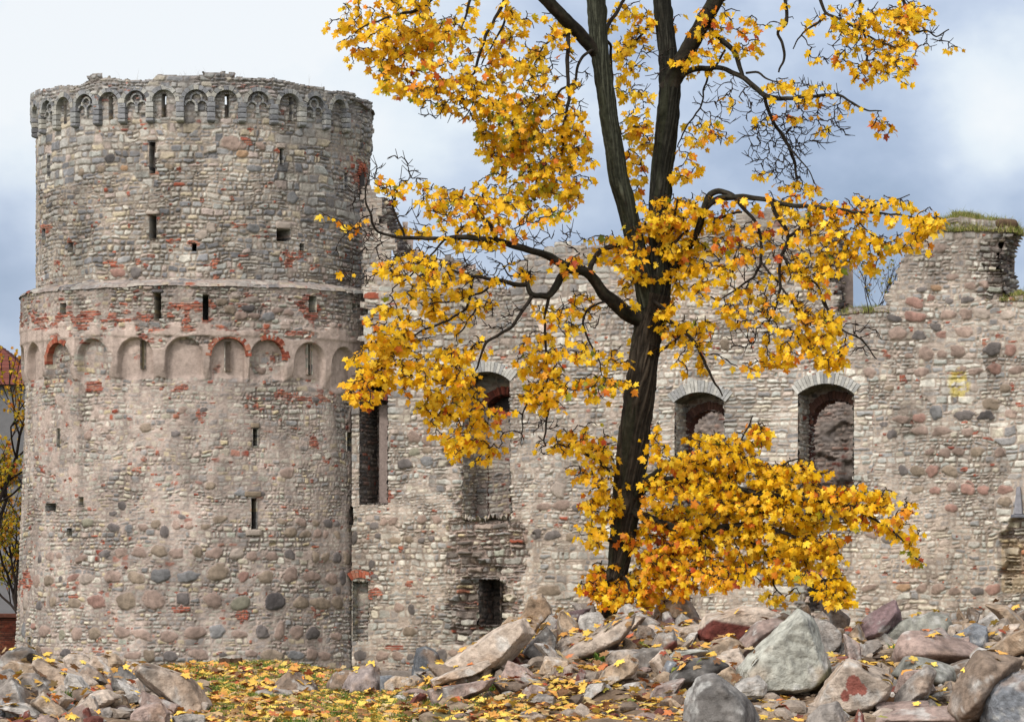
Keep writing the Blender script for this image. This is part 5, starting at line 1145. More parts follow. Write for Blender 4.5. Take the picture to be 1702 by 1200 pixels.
class Tubes:
    def __init__(s): s.v, s.f, s.c, s.n = [], [], [], 0
    def add(s, P, r, k, col, bark=0.0, cap=True):
        P = np.asarray(P); n = len(P)
        T = np.gradient(P, axis=0); T /= np.linalg.norm(T, axis=1, keepdims=True) + 1e-9
        ref = np.array([0.13, 1.0, 0.07]); A = np.cross(T, ref); A /= np.linalg.norm(A, axis=1, keepdims=True) + 1e-9; B = np.cross(T, A)
        an = np.arange(k) / k * 2 * math.pi
        rr = np.broadcast_to(np.asarray(r)[:, None], (n, k)).copy()
        if bark > 0:
            L = np.r_[0, np.cumsum(np.linalg.norm(np.diff(P, axis=0), axis=1))]
            u = an[None, :] * 0 + np.cos(an)[None, :] * 3.2; w = np.sin(an)[None, :] * 3.2
            ll = L[:, None]
            wv_ = fbm(u * .8 + ll * 2, w * .8 - ll * 2, 4, 2) * 2
            rid = np.abs(fbm(u * 1.7 + 7 + ll * 2.2 + wv_, w * 1.7 + ll * 2.6, 5, 3) - .5) * 2.4
            big = fbm(u * .5 + ll * .7, w * .5 + ll * .4, 8, 2) - .5
            rr = rr * (1 + bark * (2.0 * rid - .6) + bark * 1.4 * big)
            cc = col * (.35 + 1.9 * rid)[..., None]
            moss = sst(.52, .66, fbm(u * .5 + ll * .8 + 3, w * .5 + ll * .6, 18, 3))[..., None] * .5
            cc = cc * (1 - moss) + lin((84, 88, 66)) * .32 * moss
            cc = cc.reshape(-1, 3)
        else: cc = np.broadcast_to(col, (n * k, 3)) * trng.uniform(.75, 1.2, (n * k, 1))
        V = P[:, None] + rr[..., None] * (np.cos(an)[None, :, None] * A[:, None] + np.sin(an)[None, :, None] * B[:, None])
        i = np.arange(n - 1)[:, None] * k; j = np.arange(k)[None]; j2 = (j + 1) % k
        f = np.stack([i + j, i + j2, i + k + j2, i + k + j], -1).reshape(-1, 4) + s.n
        s.v.append(V.reshape(-1, 3)); s.f.append(f); s.c.append(cc); s.n += n * k
    def build(s, name, parent, base, smooth=True):
        f = np.concatenate(s.f); return mesh_np(name, np.concatenate(s.v) - base, f, np.full(len(f), 4), np.concatenate(s.c), M_BARK, parent, smooth)
BARK = lin((82, 74, 64)) * .36; TWIG = lin((72, 62, 56)) * .4
PXM = DT / F                               # metres per photograph pixel at the tree
# stems: px, py, depth offset, width in px
STEMS = {
 'trunk': [(1004,1062,0,64),(1008,1040,0,44),(1014,1010,0,36),(1022,970,0,37),(1030,930,0,41),(1037,880,0,47),(1043,830,0,53),(1050,770,0,56),(1057,700,0,58),(1062,660,0,57),(1068,610,0,54),(1076,560,0,53),(1085,520,0,54),(1092,490,0,54)],
 'right': [(1085,530,0,50),(1092,490,0,46),(1097,450,0,41),(1097,400,.02,40),(1097,340,.05,40),(1100,290,.1,39),(1106,240,.1,40),(1111,190,.12,41),(1113,150,.15,41),(1112,115,.2,38),(1108,70,.25,34),(1102,20,.3,33),(1096,-60,.4,31),(1090,-130,.5,28)],
 'left': [(1082,535,0,40),(1072,480,-.05,37),(1062,430,-.1,35),(1052,385,-.15,34),(1041,340,-.2,34),(1029,300,-.25,35),(1020,240,-.3,33),(1011,190,-.32,32),(1004,140,-.35,33),(998,100,-.4,32),(994,50,-.45,33),(991,0,-.5,34),(988,-60,-.6,32),(986,-130,-.7,30)],
}
# limbs, in seven families; the first point lies on a stem
LIMBS = [
 [[(1110,150,.15,34),(1124,118,.1,30),(1140,90,0,29),(1162,50,-.15,28),(1186,8,-.3,27),(1210,-40,-.45,25),(1240,-110,-.6,22)],
  [(1132,128,.1,12),(1140,119,0,10),(1165,114,-.1,9),(1195,112,-.2,8),(1215,119,-.25,8),(1235,130,-.3,9),(1255,145,-.35,9),(1270,160,-.4,9),(1300,165,-.5,7),(1330,162,-.6,6),(1390,157,-.8,5),(1402,160,-.8,4),(1420,175,-.9,4),(1440,185,-1,3),(1465,186,-1.1,2)],
  [(1270,160,-.4,6),(1277,185,-.3,6),(1282,200,-.3,6),(1300,225,-.2,6),(1312,247,-.2,6),(1320,270,-.1,5),(1322,297,-.1,4)],
  [(1312,247,-.2,4),(1330,262,-.3,3),(1345,285,-.4,2),(1352,300,-.4,2)],
  [(1176,30,-.2,10),(1180,50,-.2,9),(1205,72,-.3,9),(1220,85,-.3,8),(1226,102,-.3,8),(1235,130,-.3,7)],
  [(1240,122,-.3,4),(1262,120,-.4,4),(1275,132,-.5,3),(1292,138,-.5,2)],
  [(1205,84,-.3,4),(1192,108,-.1,4),(1178,125,0,4),(1168,155,.1,3),(1162,180,.1,3),(1140,215,.2,3),(1126,245,.2,2)],
  [(1302,-40,-.6,6),(1304,0,-.6,6),(1310,37,-.6,6),(1292,55,-.6,5),(1305,87,-.6,5),(1295,120,-.6,3)],
  [(1427,-40,-1,5),(1428,0,-1,5),(1432,35,-1,5),(1440,80,-1,4),(1442,100,-1,4),(1430,112,-1,2)],
  [(1495,-40,-1.2,6),(1500,0,-1.2,6),(1512,25,-1.2,5),(1520,57,-1.2,4),(1537,50,-1.2,3),(1557,63,-1.2,2.5),(1578,50,-1.2,2)],
  [(1355,-40,-.8,6),(1362,0,-.8,6),(1372,22,-.8,5),(1420,45,-.9,4),(1460,70,-1,3.5),(1490,80,-1.1,3)],
  [(1372,22,-.8,4),(1360,40,-.8,4),(1335,55,-.8,3),(1318,80,-.8,2)],
  [(1186,8,-.3,12),(1240,-30,-.5,10),(1302,-45,-.6,8),(1360,-45,-.8,7),(1427,-45,-1,6),(1495,-42,-1.2,5)]],
 [[(998,95,-.38,26),(980,76,-.5,21),(962,56,-.6,21),(940,34,-.8,22),(912,4,-1,22),(880,-30,-1.2,20),(850,-60,-1.4,17)],
  [(850,-60,-1.4,14),(800,-50,-1.5,10),(740,-20,-1.6,9),(700,14,-1.6,6),(660,25,-1.6,4),(625,35,-1.6,3),(592,50,-1.6,2)],
  [(948,44,-.7,7),(945,60,-.8,7),(943,100,-.9,7),(944,138,-1,6),(946,163,-1,6),(941,195,-1,5),(933,220,-1,4),(936,250,-1,2.5)],
  [(990,82,-.5,5),(975,88,-.6,5),(962,102,-.7,5),(956,140,-.8,4),(936,148,-.8,4),(910,175,-.9,3),(886,203,-1,2.5)],
  [(945,56,-.8,4),(915,66,-.9,4),(898,85,-1,3),(885,110,-1.1,2)],
  [(850,-50,-1.4,6),(838,3,-1.5,6),(822,30,-1.6,5),(806,65,-1.6,5),(796,95,-1.6,5),(788,122,-1.6,4),(775,132,-1.6,3),(757,136,-1.6,2)],
  [(846,-20,-1.4,5),(843,10,-1.5,4),(835,45,-1.5,4),(820,72,-1.5,3),(802,104,-1.5,2.5)],
  [(788,-40,-1.5,6),(780,0,-1.5,5),(777,25,-1.5,4),(769,42,-1.5,3),(766,55,-1.5,2)],
  [(785,130,-1.6,3),(790,160,-1.6,2.5),(782,185,-1.6,2),(768,200,-1.6,1.6)],
  [(1000,70,-.4,9),(1012,40,-.2,7),(1030,15,-.1,6),(1045,-20,0,5)],
  [(1000,60,-.4,6),(1018,75,-.1,5),(1016,100,0,5),(1018,140,0,4),(1024,180,.1,3),(1030,215,.1,2)],
  [(1100,30,.3,6),(1080,38,.3,5),(1066,60,.3,4),(1050,78,.3,3),(1025,90,.2,2)]],
 [[(1070,535,0,26),(1050,528,-.1,24),(1032,514,-.25,24),(1018,500,-.35,23),(1004,490,-.45,21),(994,474,-.5,19),(984,460,-.6,18),(972,450,-.7,17),(958,448,-.8,17),(944,446,-.9,16),(930,437,-1,14),(916,428,-1.1,13),(900,421,-1.2,12),(880,416,-1.3,11),(856,409,-1.4,11),(826,401,-1.5,10),(780,394,-1.6,9),(740,397,-1.7,7),(700,396,-1.8,6),(672,396,-1.8,6),(650,392,-1.9,5),(624,384,-2,4),(618,360,-2,4),(608,332,-2,3),(607,305,-2,2.5)],
  [(826,401,-1.5,8),(818,380,-1.5,7),(808,366,-1.5,6),(796,352,-1.5,5),(788,335,-1.5,3)],
  [(800,396,-1.5,5),(776,372,-1.6,4),(760,385,-1.6,3.5)],
  [(672,394,-1.8,4),(660,365,-1.8,4),(653,345,-1.8,3.5),(658,320,-1.8,3),(665,303,-1.8,2)],
  [(944,446,-.9,13),(932,462,-.9,13),(924,476,-.95,12),(918,488,-1,11),(910,494,-1,10),(898,491,-1.1,10),(884,492,-1.2,9),(877,480,-1.2,8),(876,466,-1.2,7),(884,452,-1.1,5)],
  [(876,473,-1.2,8),(860,474,-1.3,8),(847,471,-1.4,7),(834,466,-1.4,7),(800,462,-1.5,6),(776,458,-1.6,5),(750,448,-1.7,3)],
  [(884,492,-1.2,7),(878,502,-1.2,6),(867,518,-1.3,6),(850,545,-1.4,5),(827,557,-1.5,5),(807,567,-1.5,5),(802,585,-1.6,4),(793,612,-1.6,3)],
  [(807,567,-1.5,4),(785,574,-1.6,3),(765,592,-1.7,2)],
  [(786,460,-1.5,6),(777,512,-1.6,4),(753,529,-1.7,4),(727,540,-1.8,4),(693,554,-1.9,3),(660,577,-2,2)],
  [(800,500,-1.6,3),(775,540,-1.7,3),(760,560,-1.7,2)],
  [(912,494,-1,6),(906,515,-1,5),(902,522,-1,4),(905,545,-1,4),(908,600,-1,4),(909,630,-1,4),(906,645,-1,4),(880,664,-1.1,3),(868,690,-1.1,2.5),(868,730,-1.1,2)],
  [(909,640,-1,4),(910,685,-1,3.5),(908,713,-1,3.5),(902,740,-1,2.5)],
  [(984,462,-.6,9),(980,445,-.6,9),(990,425,-.5,9),(1008,412,-.4,9),(1030,407,-.3,8)],
  [(1030,512,-.25,5),(1000,500,-.5,4),(975,515,-.6,4),(968,545,-.7,4),(985,575,-.7,3),(1000,610,-.7,2)],
  [(834,466,-1.4,4),(800,486,-1.5,4),(760,500,-1.6,3),(715,505,-1.7,2)],
  [(880,452,-1.2,4),(845,462,-1.3,3),(838,440,-1.3,2)],
  [(740,397,-1.7,4),(720,420,-1.8,3),(690,450,-1.9,3),(655,480,-2,2)]],
 [[(1097,470,0,14),(1118,450,-.1,14),(1136,425,-.2,13),(1150,402,-.3,12),(1161,378,-.4,12),(1170,350,-.5,12),(1174,332,-.5,11),(1185,320,-.5,10),(1199,317,-.6,9),(1219,325,-.7,9)],
  [(1172,348,-.5,9),(1182,336,-.6,10),(1198,329,-.7,10),(1236,327,-.9,9),(1270,331,-1,8),(1293,337,-1.1,8),(1327,344,-1.3,7),(1355,345,-1.4,6),(1397,348,-1.6,5),(1440,354,-1.8,4),(1497,357,-2,3),(1520,360,-2,2.5)],
  [(1284,336,-1.1,7),(1290,358,-1.1,7),(1304,378,-1.1,7),(1312,393,-1.1,7),(1307,410,-1.1,6),(1296,427,-1.1,6),(1295,445,-1.1,5),(1298,480,-1.1,5),(1288,515,-1.1,4),(1277,544,-1.1,3),(1281,566,-1.1,2)],
  [(1298,478,-1.1,4),(1318,500,-1.2,3),(1327,527,-1.2,3),(1326,560,-1.2,2)],
  [(1300,425,-1.1,5),(1316,444,-1.2,5),(1341,459,-1.3,4),(1360,476,-1.4,3),(1366,496,-1.4,2)],
  [(1312,393,-1.1,6),(1328,381,-1.2,5),(1345,370,-1.3,4),(1346,345,-1.3,4)],
  [(1225,330,-.9,7),(1240,352,-.9,6),(1258,368,-.9,5),(1266,400,-.9,5),(1265,440,-.9,5),(1253,461,-.9,4),(1214,487,-.9,3),(1195,500,-.9,2)],
  [(1265,435,-.9,4),(1282,455,-1,4),(1293,470,-1,4)],
  [(1370,500,-1.4,4),(1386,541,-1.4,4),(1406,552,-1.5,3),(1431,561,-1.5,3),(1446,583,-1.5,2.5),(1460,597,-1.5,2)],
  [(1366,490,-1.4,3.5),(1370,510,-1.4,3.5)],
  [(1397,348,-1.6,4),(1420,360,-1.7,3),(1440,385,-1.8,2.5),(1470,402,-1.9,2)],
  [(1440,354,-1.8,3),(1460,340,-1.8,2.5),(1490,332,-1.9,2),(1512,322,-1.9,1.6)],
  [(1170,352,-.5,5),(1190,365,-.5,5),(1230,352,-.7,4)]],
 [[(1090,530,0,7),(1105,530,-.1,7),(1124,541,-.2,7),(1140,552,-.3,6),(1157,572,-.4,6),(1171,600,-.4,5),(1185,634,-.4,4),(1200,657,-.4,2.5)],
  [(1085,590,0,6),(1100,583,-.1,5),(1114,573,-.2,5),(1131,559,-.3,4),(1142,550,-.3,3)],
  [(1100,430,0,6),(1112,400,-.2,5),(1120,370,-.3,5),(1126,335,-.4,3)],
  [(1080,470,-.1,6),(1062,460,-.4,5),(1048,440,-.6,4),(1055,400,-.6,3)],
  [(1085,500,-.1,6),(1095,505,-.4,5),(1110,520,-.5,4)],
  [(1100,420,0,6),(1125,400,-.4,5),(1142,380,-.5,4)]],
 [[(1050,832,0,22),(1064,812,-.2,20),(1080,797,-.4,16),(1090,787,-.5,12),(1102,779,-.6,10),(1130,775,-.8,8),(1165,760,-1,6),(1200,745,-1.2,4)],
  [(1072,804,-.3,13),(1120,796,-.6,12),(1180,802,-.9,11),(1240,816,-1.2,10),(1290,824,-1.4,9),(1323,831,-1.5,8),(1371,834,-1.6,7),(1415,842,-1.8,6),(1453,864,-1.9,4),(1498,894,-2,3),(1517,913,-2,2)],
  [(1052,850,-.1,16),(1090,866,-.4,14),(1130,880,-.7,13),(1170,882,-.9,12),(1200,878,-1,12),(1219,874,-1.1,11),(1245,872,-1.2,11),(1263,868,-1.3,10),(1268,853,-1.3,9),(1262,840,-1.3,7),(1240,826,-1.2,5)],
  [(1255,871,-1.2,8),(1280,876,-1.3,7),(1301,885,-1.4,6),(1333,897,-1.5,5),(1365,920,-1.6,3),(1390,955,-1.7,2)],
  [(1250,830,-1.2,5),(1258,811,-1.2,5),(1289,790,-1.3,4),(1308,766,-1.4,3),(1333,761,-1.4,2)],
  [(1210,800,-1,4),(1225,745,-1.1,3),(1240,715,-1.1,3),(1252,692,-1.1,2)],
  [(1215,876,-1.1,6),(1230,893,-1.1,5),(1257,904,-1.1,4),(1276,923,-1.1,4),(1284,967,-1.1,3),(1304,995,-1.1,2)],
  [(1130,880,-.7,8),(1120,910,-.7,7),(1110,940,-.7,6),(1095,970,-.7,4)],
  [(1160,882,-.9,6),(1165,915,-.9,5),(1155,950,-.9,3)]],
 [[(1040,800,0,8),(1020,790,-.2,6),(998,768,-.4,6),(978,756,-.5,5),(955,745,-.5,4),(920,738,-.6,2)],
  [(1036,850,0,6),(1015,835,-.3,5),(1000,815,-.4,4),(985,800,-.5,3)],
  [(1030,905,0,6),(1005,895,-.3,5),(990,880,-.4,3)],
  [(1022,960,0,7),(1005,965,-.4,5),(990,985,-.6,4)],
  [(1028,950,0,6),(1045,970,-.4,5),(1050,1000,-.6,3)]],
]
# every branch that springs from a stem is a limb of its own, with the branches that fork from it
new = []
for fam in LIMBS:
    S_ = [resample(p, 5)[:, :2] for p in fam]; parent = [-1] * len(fam)
    for i in range(len(fam)):
        best = 15
        for j in range(len(fam)):
            if i == j: continue
            dd = np.min(np.hypot(*(S_[j] - S_[i][0]).T))
            if dd < best:
                q, seen = j, set()
                while parent[q] >= 0 and q not in seen: seen.add(q); q = parent[q]
                if q != i and i not in seen: best = dd; parent[i] = j
    root = []
    for i in range(len(fam)):
        q = i
        while parent[q] >= 0: q = parent[q]
        root.append(q)
    for r in sorted(set(root)): new.append([fam[i] for i in range(len(fam)) if root[i] == r])
LIMBS = new
NODES, NRAD, NLIMB = [], [], []
limb_t = [Tubes() for _ in LIMBS]; twig_t = [Tubes() for _ in LIMBS]
st = Tubes()
for nme in ('trunk', 'right', 'left'):
    Q = resample(STEMS[nme], 3.5); P = px3(Q)
    st.add(P, Q[:, 3] / 2 * PXM * .89, 96, {'trunk': lin((90, 80, 68)) * .34, 'right': lin((76, 74, 64)) * .28, 'left': lin((98, 100, 84)) * .36}[nme], .11)
st.build('trunk', TREE, TRUNK_BASE)
for li, fam in enumerate(LIMBS):
    for pts in fam:
        Q = resample(pts, 5)
        w = Q[:, 3]; amp = np.clip(8 / (w + 3), .25, 1.2)
        j = trng.normal(0, 1, (len(Q), 2)); j[0] = 0
        for _ in range(2): j[1:-1] = .25 * j[:-2] + .5 * j[1:-1] + .25 * j[2:]
        Q[:, :2] += j * amp[:, None] * 1.5
        P = px3(Q); r = np.maximum(w / 2, .7) * PXM
        limb_t[li].add(P, r, 12 if w.max() > 9 else 7, BARK * (1.0 if w.max() > 9 else .85), .10 if w.max() > 9 else 0.0)
        for q, ww in zip(Q, w):
            if ww < 14: NODES.append(q[:3]); NRAD.append(ww / 2); NLIMB.append(li)
# where the leaves hang: px, py, half width, half height, number of leaves, mix
LEAVES = """640,40,80,55,150,y 700,95,85,55,150,m 622,95,40,22,22,m 735,145,70,25,50,m 800,28,50,40,22,y 770,170,40,20,26,y 800,110,40,40,34,y 640,140,12,12,6,g 650,110,20,30,16,m
720,40,50,40,50,m 880,60,60,50,70,y 860,130,55,50,80,y 850,200,55,50,110,g 900,240,75,50,140,m 870,290,50,40,85,g 940,280,40,50,70,y 915,330,45,28,50,g 960,200,22,60,30,y 900,180,45,40,34,y 835,225,36,36,55,g
1050,40,35,40,44,y 1045,110,28,50,34,y 1060,180,22,40,28,y 1062,230,24,35,40,y 1048,290,24,30,36,y 1160,30,50,30,28,o 1150,100,30,20,14,y 1215,45,40,30,22,o 1250,60,30,30,10,y 1190,100,40,30,14,y
1320,30,40,30,6,y 1300,140,22,12,14,y 1350,150,40,15,12,y 1375,100,30,12,9,y 1400,30,40,30,16,y 1450,58,46,50,68,y 1492,88,36,30,48,y 1512,22,36,24,48,y 1460,112,36,10,12,y 1440,132,26,10,6,o 1505,137,8,6,2,y 1588,79,12,4,3,y
1470,213,20,26,13,o 1400,175,20,14,5,y 1350,182,50,20,10,o 1365,215,8,8,3,y 1180,218,30,24,20,y 1150,240,18,18,8,y 1142,285,22,14,16,y 1215,170,12,12,4,y 1265,286,14,7,5,y 1260,200,14,8,3,y
1110,350,40,30,56,m 1090,400,55,40,105,h 1150,380,40,40,56,m 1060,440,40,30,48,h 1080,480,48,38,60,y 1110,530,28,38,34,y 1130,430,40,30,44,y 1062,560,20,18,12,y 1160,330,20,25,12,y
700,322,48,28,30,m 650,300,30,24,8,r 760,340,40,28,34,h 800,340,40,38,44,h 860,345,40,28,38,h 830,382,38,22,28,h 720,380,50,14,18,y 790,402,36,18,16,y 690,440,48,24,46,y 645,442,18,14,9,y 588,385,16,24,4,r 540,360,8,40,3,r 575,450,8,4,1,y
740,460,48,28,36,y 690,502,48,28,44,y 780,500,38,24,20,y 648,540,34,36,66,y 620,590,34,24,38,y 612,640,34,30,60,h 662,612,46,32,84,y 690,560,28,28,26,y 730,530,38,14,16,y 740,600,28,28,36,y 770,580,36,20,26,y 740,650,56,38,105,y 762,700,46,38,90,h 788,742,38,22,58,y 812,690,26,16,16,r 830,710,12,12,3,y
840,450,38,22,14,y 880,450,18,14,8,h 960,430,38,18,20,r 1000,402,30,20,18,h 900,600,38,46,86,m 905,655,38,24,50,y 960,560,22,38,22,y 1000,640,46,18,44,g 1010,592,36,18,14,y 930,530,28,18,12,h 960,500,36,18,14,h 945,630,26,10,6,y 900,520,20,14,8,h
970,730,46,28,36,y 930,745,28,14,12,y 1000,760,24,38,38,y 960,782,18,9,8,h 998,830,28,28,48,h 990,880,24,28,28,y 990,970,22,28,40,q 1040,985,36,26,66,q 1010,945,20,14,14,q
1100,890,48,46,130,q 1130,940,58,38,130,q 1090,965,38,36,66,q 1150,830,66,56,190,h 1230,800,66,48,175,y 1200,745,56,28,84,y 1260,722,16,24,20,h 1230,880,66,46,160,y 1300,860,56,56,165,y 1320,790,46,28,78,y 1370,858,46,46,74,y 1420,822,56,22,52,h 1470,850,46,28,42,h 1508,890,22,28,18,y 1330,925,56,36,84,y 1250,945,56,22,42,h 1390,980,26,22,42,y 1300,992,26,12,7,h 1380,920,26,28,32,y 1525,930,12,8,5,g 1190,955,38,18,32,q 1090,745,16,36,24,y 1130,790,40,30,50,h 1060,805,30,12,10,y
1220,345,38,18,18,r 1240,400,46,28,28,r 1200,382,28,26,18,h 1320,322,38,28,38,h 1340,362,46,18,28,y 1400,342,46,22,36,h 1470,345,46,22,38,y 1540,368,26,22,56,y 1508,402,46,14,28,y 1440,400,38,22,32,y 1390,402,38,32,56,y 1350,440,46,22,50,y 1300,400,36,26,18,r 1190,440,46,28,36,y 1160,482,18,18,9,y 1260,470,36,18,12,h 1230,522,28,18,18,y 1150,550,28,28,36,y 1290,500,38,18,18,h 1350,482,18,12,9,h 1320,560,56,38,56,h 1370,560,32,46,68,y 1382,602,22,12,18,y 1280,602,36,12,14,h 1240,502,38,22,18,h 1345,522,22,12,16,h 1440,432,26,12,12,h 1170,602,16,18,8,y 1240,612,18,8,5,h 1140,600,18,20,8,y"""
MIX = {'y': (.92, .06, .004, .02), 'm': (.83, .13, .008, .035), 'h': (.80, .19, .008, .01), 'o': (.55, .38, .06, .01), 'q': (.48, .51, .01, 0), 'r': (.56, .34, .10, 0), 'g': (.56, .12, .02, .30)}
BARE = """1220,185,76,56,34 1330,195,96,56,60 1290,235,56,46,40 1310,285,28,22,20 1380,60,56,40,18 720,175,56,26,12 650,290,46,30,10 1560,62,30,18,6 900,392,76,26,16 612,350,40,56,14 598,425,46,56,20 720,445,86,36,34 1260,435,66,56,34 1300,522,56,36,26 1420,562,46,26,10 900,725,36,36,10 960,522,56,26,16 820,522,56,28,14 1100,80,20,56,8 930,135,56,56,20 790,190,40,20,10 1060,120,30,80,14 1200,560,60,50,12 1480,100,50,30,10 830,440,60,40,20 700,350,60,40,16 1340,420,50,50,18"""
NODES = list(NODES)
pos = np.array(NODES); NL = list(NLIMB)
tips = []
for t in LEAVES.split():
    x, y, a, b, n, m = t.split(','); x, y, a, b, n = map(float, (x, y, a, b, n))
    n *= 2.9 if (y > 690 and x > 980) else 2.1; k = max(1, int(round(n / 2.2)))
    for i in range(k):
        r = math.sqrt(trng.random()) * (1.0 + .35 * trng.random() ** 2); an = trng.random() * 6.283
        tips.append((x + a * r * math.cos(an), y + b * r * math.sin(an), n / k, m))
for t in BARE.split():
    x, y, a, b, n = map(float, t.split(','))
    for i in range(int(n * 1.6)):
        r = math.sqrt(trng.random()); an = trng.random() * 6.283
        tips.append((x + a * r * math.cos(an), y + b * r * math.sin(an), 0, '-'))
d0 = [np.min((pos[:, 0] - q[0]) ** 2 + (pos[:, 1] - q[1]) ** 2) for q in tips]
order = np.argsort(d0)
cap = 60000; buf = np.zeros((cap, 3)); buf[:len(pos)] = pos; cnt = len(pos); lim = np.zeros(cap, int); lim[:cnt] = NL
lb = [[] for _ in LIMBS]; lt = [[] for _ in LIMBS]; ln = [[] for _ in LIMBS]; lc = [[] for _ in LIMBS]; ls = [[] for _ in LIMBS]
for oi in order:
    x, y, nl, m = tips[oi]
    dx, dy = buf[:cnt, 0] - x, buf[:cnt, 1] - y
    # a twig sooner springs from wood above or beside its tip
    cost = dx * dx + dy * dy * np.where(dy > 0, 1.9, .9) + trng.random(cnt) * 60
    i = int(np.argmin(cost)); a = buf[i]; li = lim[i]
    L = math.hypot(a[0] - x, a[1] - y)
    e = np.array([x, y, a[2] + trng.normal() * min(.5, .12 + L * .006)])
    n = max(3, int(L / 7) + 1); t = np.linspace(0, 1, n + 1)[:, None]
    pd = np.array([-(e[1] - a[1]), e[0] - a[0]]) / (L + 1e-6)
    bow = trng.normal() * .12 * L
    Q = a + (e - a) * t
    Q[:, :2] += pd * (bow * np.sin(np.pi * t)) + trng.normal(0, 1.5, (n + 1, 2)) * (t * 1.0)
    Q[:, 1] -= 4 * np.sin(np.pi * t[:, 0]) * (L > 18)
    r0 = .95 + .012 * min(L, 80); r = np.linspace(r0, .62, n + 1) * PXM
    P = px3(Q); twig_t[li].add(P, r, 4, TWIG)
    if cnt + n < cap: buf[cnt:cnt + n] = Q[1:]; lim[cnt:cnt + n] = li; cnt += n
    if nl == 0:                            # bare spray of buds
        for q in range(2):
            f = trng.integers(max(1, n // 2), n + 1); s0 = Q[f]; an = math.atan2(e[1] - a[1], e[0] - a[0]) + trng.choice([-1, 1]) * trng.uniform(.4, .9); Ls = trng.uniform(7, 18)
            s1 = s0 + np.array([math.cos(an) * Ls * .5, math.sin(an) * Ls * .5 - 1, 0]); s2 = s0 + np.array([math.cos(an) * Ls, math.sin(an) * Ls - 3, 0])
            twig_t[li].add(px3(np.array([s0, s1, s2])), np.array([.65, .55, .45]) * PXM, 4, TWIG)
        continue
    k = int(nl) + (trng.random() < nl - int(nl))
    for q in range(k):
        f = int(np.clip(n - trng.exponential(1.6), 1, n)); b = Q[f].copy()
        an = trng.uniform(0, 6.283); pl = trng.uniform(3, 12)
        b += np.array([math.cos(an) * pl, abs(math.sin(an)) * pl * .7 + 1, trng.normal() * .07])
        twig_t[li].add(px3(np.array([Q[f], (Q[f] + b) / 2 + np.array([0, -1, 0]), b])), np.array([.42, .36, .32]) * PXM, 3, lin((150, 110, 50)) * .5)
        tip = np.array([math.cos(an) * .8, trng.normal() * .45, -abs(trng.normal()) * .7 - .25])
        lb[li].append(px3(b[None])[0]); lt[li].append(tip)
        ln[li].append((trng.normal() * .7, -1 + trng.normal() * .5, .45 + trng.normal() * .65))
        ls[li].append(trng.uniform(.056, .126)); lc[li].append(pick(trng, 1, *MIX[m])[0])
for li in range(len(LIMBS)):
    lmb = limb_t[li].build('limb', TREE, TRUNK_BASE)
    if not lb[li]: continue
    twig_t[li].build('twigs', lmb, TRUNK_BASE, False)
    leaves_mesh('foliage', np.array(lb[li]) - TRUNK_BASE, np.array(lt[li]), np.array(ln[li]), np.array(ls[li]), np.array(lc[li]), trng, lmb, M_LEAF, .34)
# ------------------------------------------------------------------ behind the tower on the left: house, low brick wall, tree
GROUND_FAR = -5.3
HD = 230.0
h0 = W(-140, 950, HD); h0[2] = GROUND_FAR
HOUSE = empty('red_roofed_house', tuple(h0)); tag(HOUSE, 'white walled house with a red tiled roof behind the tower', 'house')
mp = HD / F
def hx(px): return (px - CX) * HD / F - h0[0]
def hz(py): return (HZ - py) * HD / F - h0[2]
ze, zr = hz(640), hz(548)
x0, x1 = hx(-330), hx(60); xr = hx(-60)
mb = MB(); mb.add([(x0, 0, 0), (x1, 0, 0), (x1, 0, ze), (x0, 0, ze), (x0, 12, 0), (x1, 12, 0), (x1, 12, ze), (x0, 12, ze)], [[0, 1, 2, 3], [5, 4, 7, 6], [1, 5, 6, 2], [4, 0, 3, 7]], lin((166, 164, 164)) * .34)
mb.build('wall', M_PLAIN, HOUSE)
# hipped roof, its right slope falling towards the tower
mb = MB(); e = .6
A, B_, C_, D_ = (x0 - e, -e, ze), (x1 + e, -e, ze), (x1 + e, 12 + e, ze), (x0 - e, 12 + e, ze); r1, r2 = (x0 + 5, 6, zr), (hx(-45), 6, zr)
n = 26
def slope(p, q, s, t, k):
    p, q, s, t = map(np.array, (p, q, s, t))
    for i in range(k):
        f0, f1 = i / k, (i + 1) / k
        a, b = p + (t - p) * f0, q + (s - q) * f0; c, d = q + (s - q) * f1, p + (t - p) * f1
        up = np.array([0, 0, .05]); mb.add([a + up, b + up, c, d, a, b], [[0, 1, 2, 3], [4, 5, 1, 0]], lin((146, 84, 72)) * .5 * random.uniform(.75, 1.1))
slope(A, B_, r2, r1, n); slope(B_, C_, r2, r2, n); slope(C_, D_, r1, r2, n); slope(D_, A, r1, r1, n)
rf = mb.build('roof', M_PLAIN, HOUSE)
for i, px in enumerate((-20,)):
    mb = MB(); xa, xb, za, zb = hx(px - 9), hx(px + 9), hz(745), hz(680)
    mb.add([(xa, -.06, za), (xb, -.06, za), (xb, -.06, zb), (xa, -.06, zb), (xa, 0, za), (xb, 0, za), (xb, 0, zb), (xa, 0, zb)], [[0, 1, 2, 3], [0, 4, 5, 1], [1, 5, 6, 2], [2, 6, 7, 3], [3, 7, 4, 0]], lin((210, 210, 206)) * .7)
    w = mb.build('window', M_PLAIN, HOUSE); m2 = MB(); m2.add([(xa + .1, -.075, za + .1), (xb - .1, -.075, za + .1), (xb - .1, -.075, zb - .1), (xa + .1, -.075, zb - .1)], [[0, 1, 2, 3]], lin((110, 130, 156)) * .5); m2.build('pane', M_PLAIN, w)
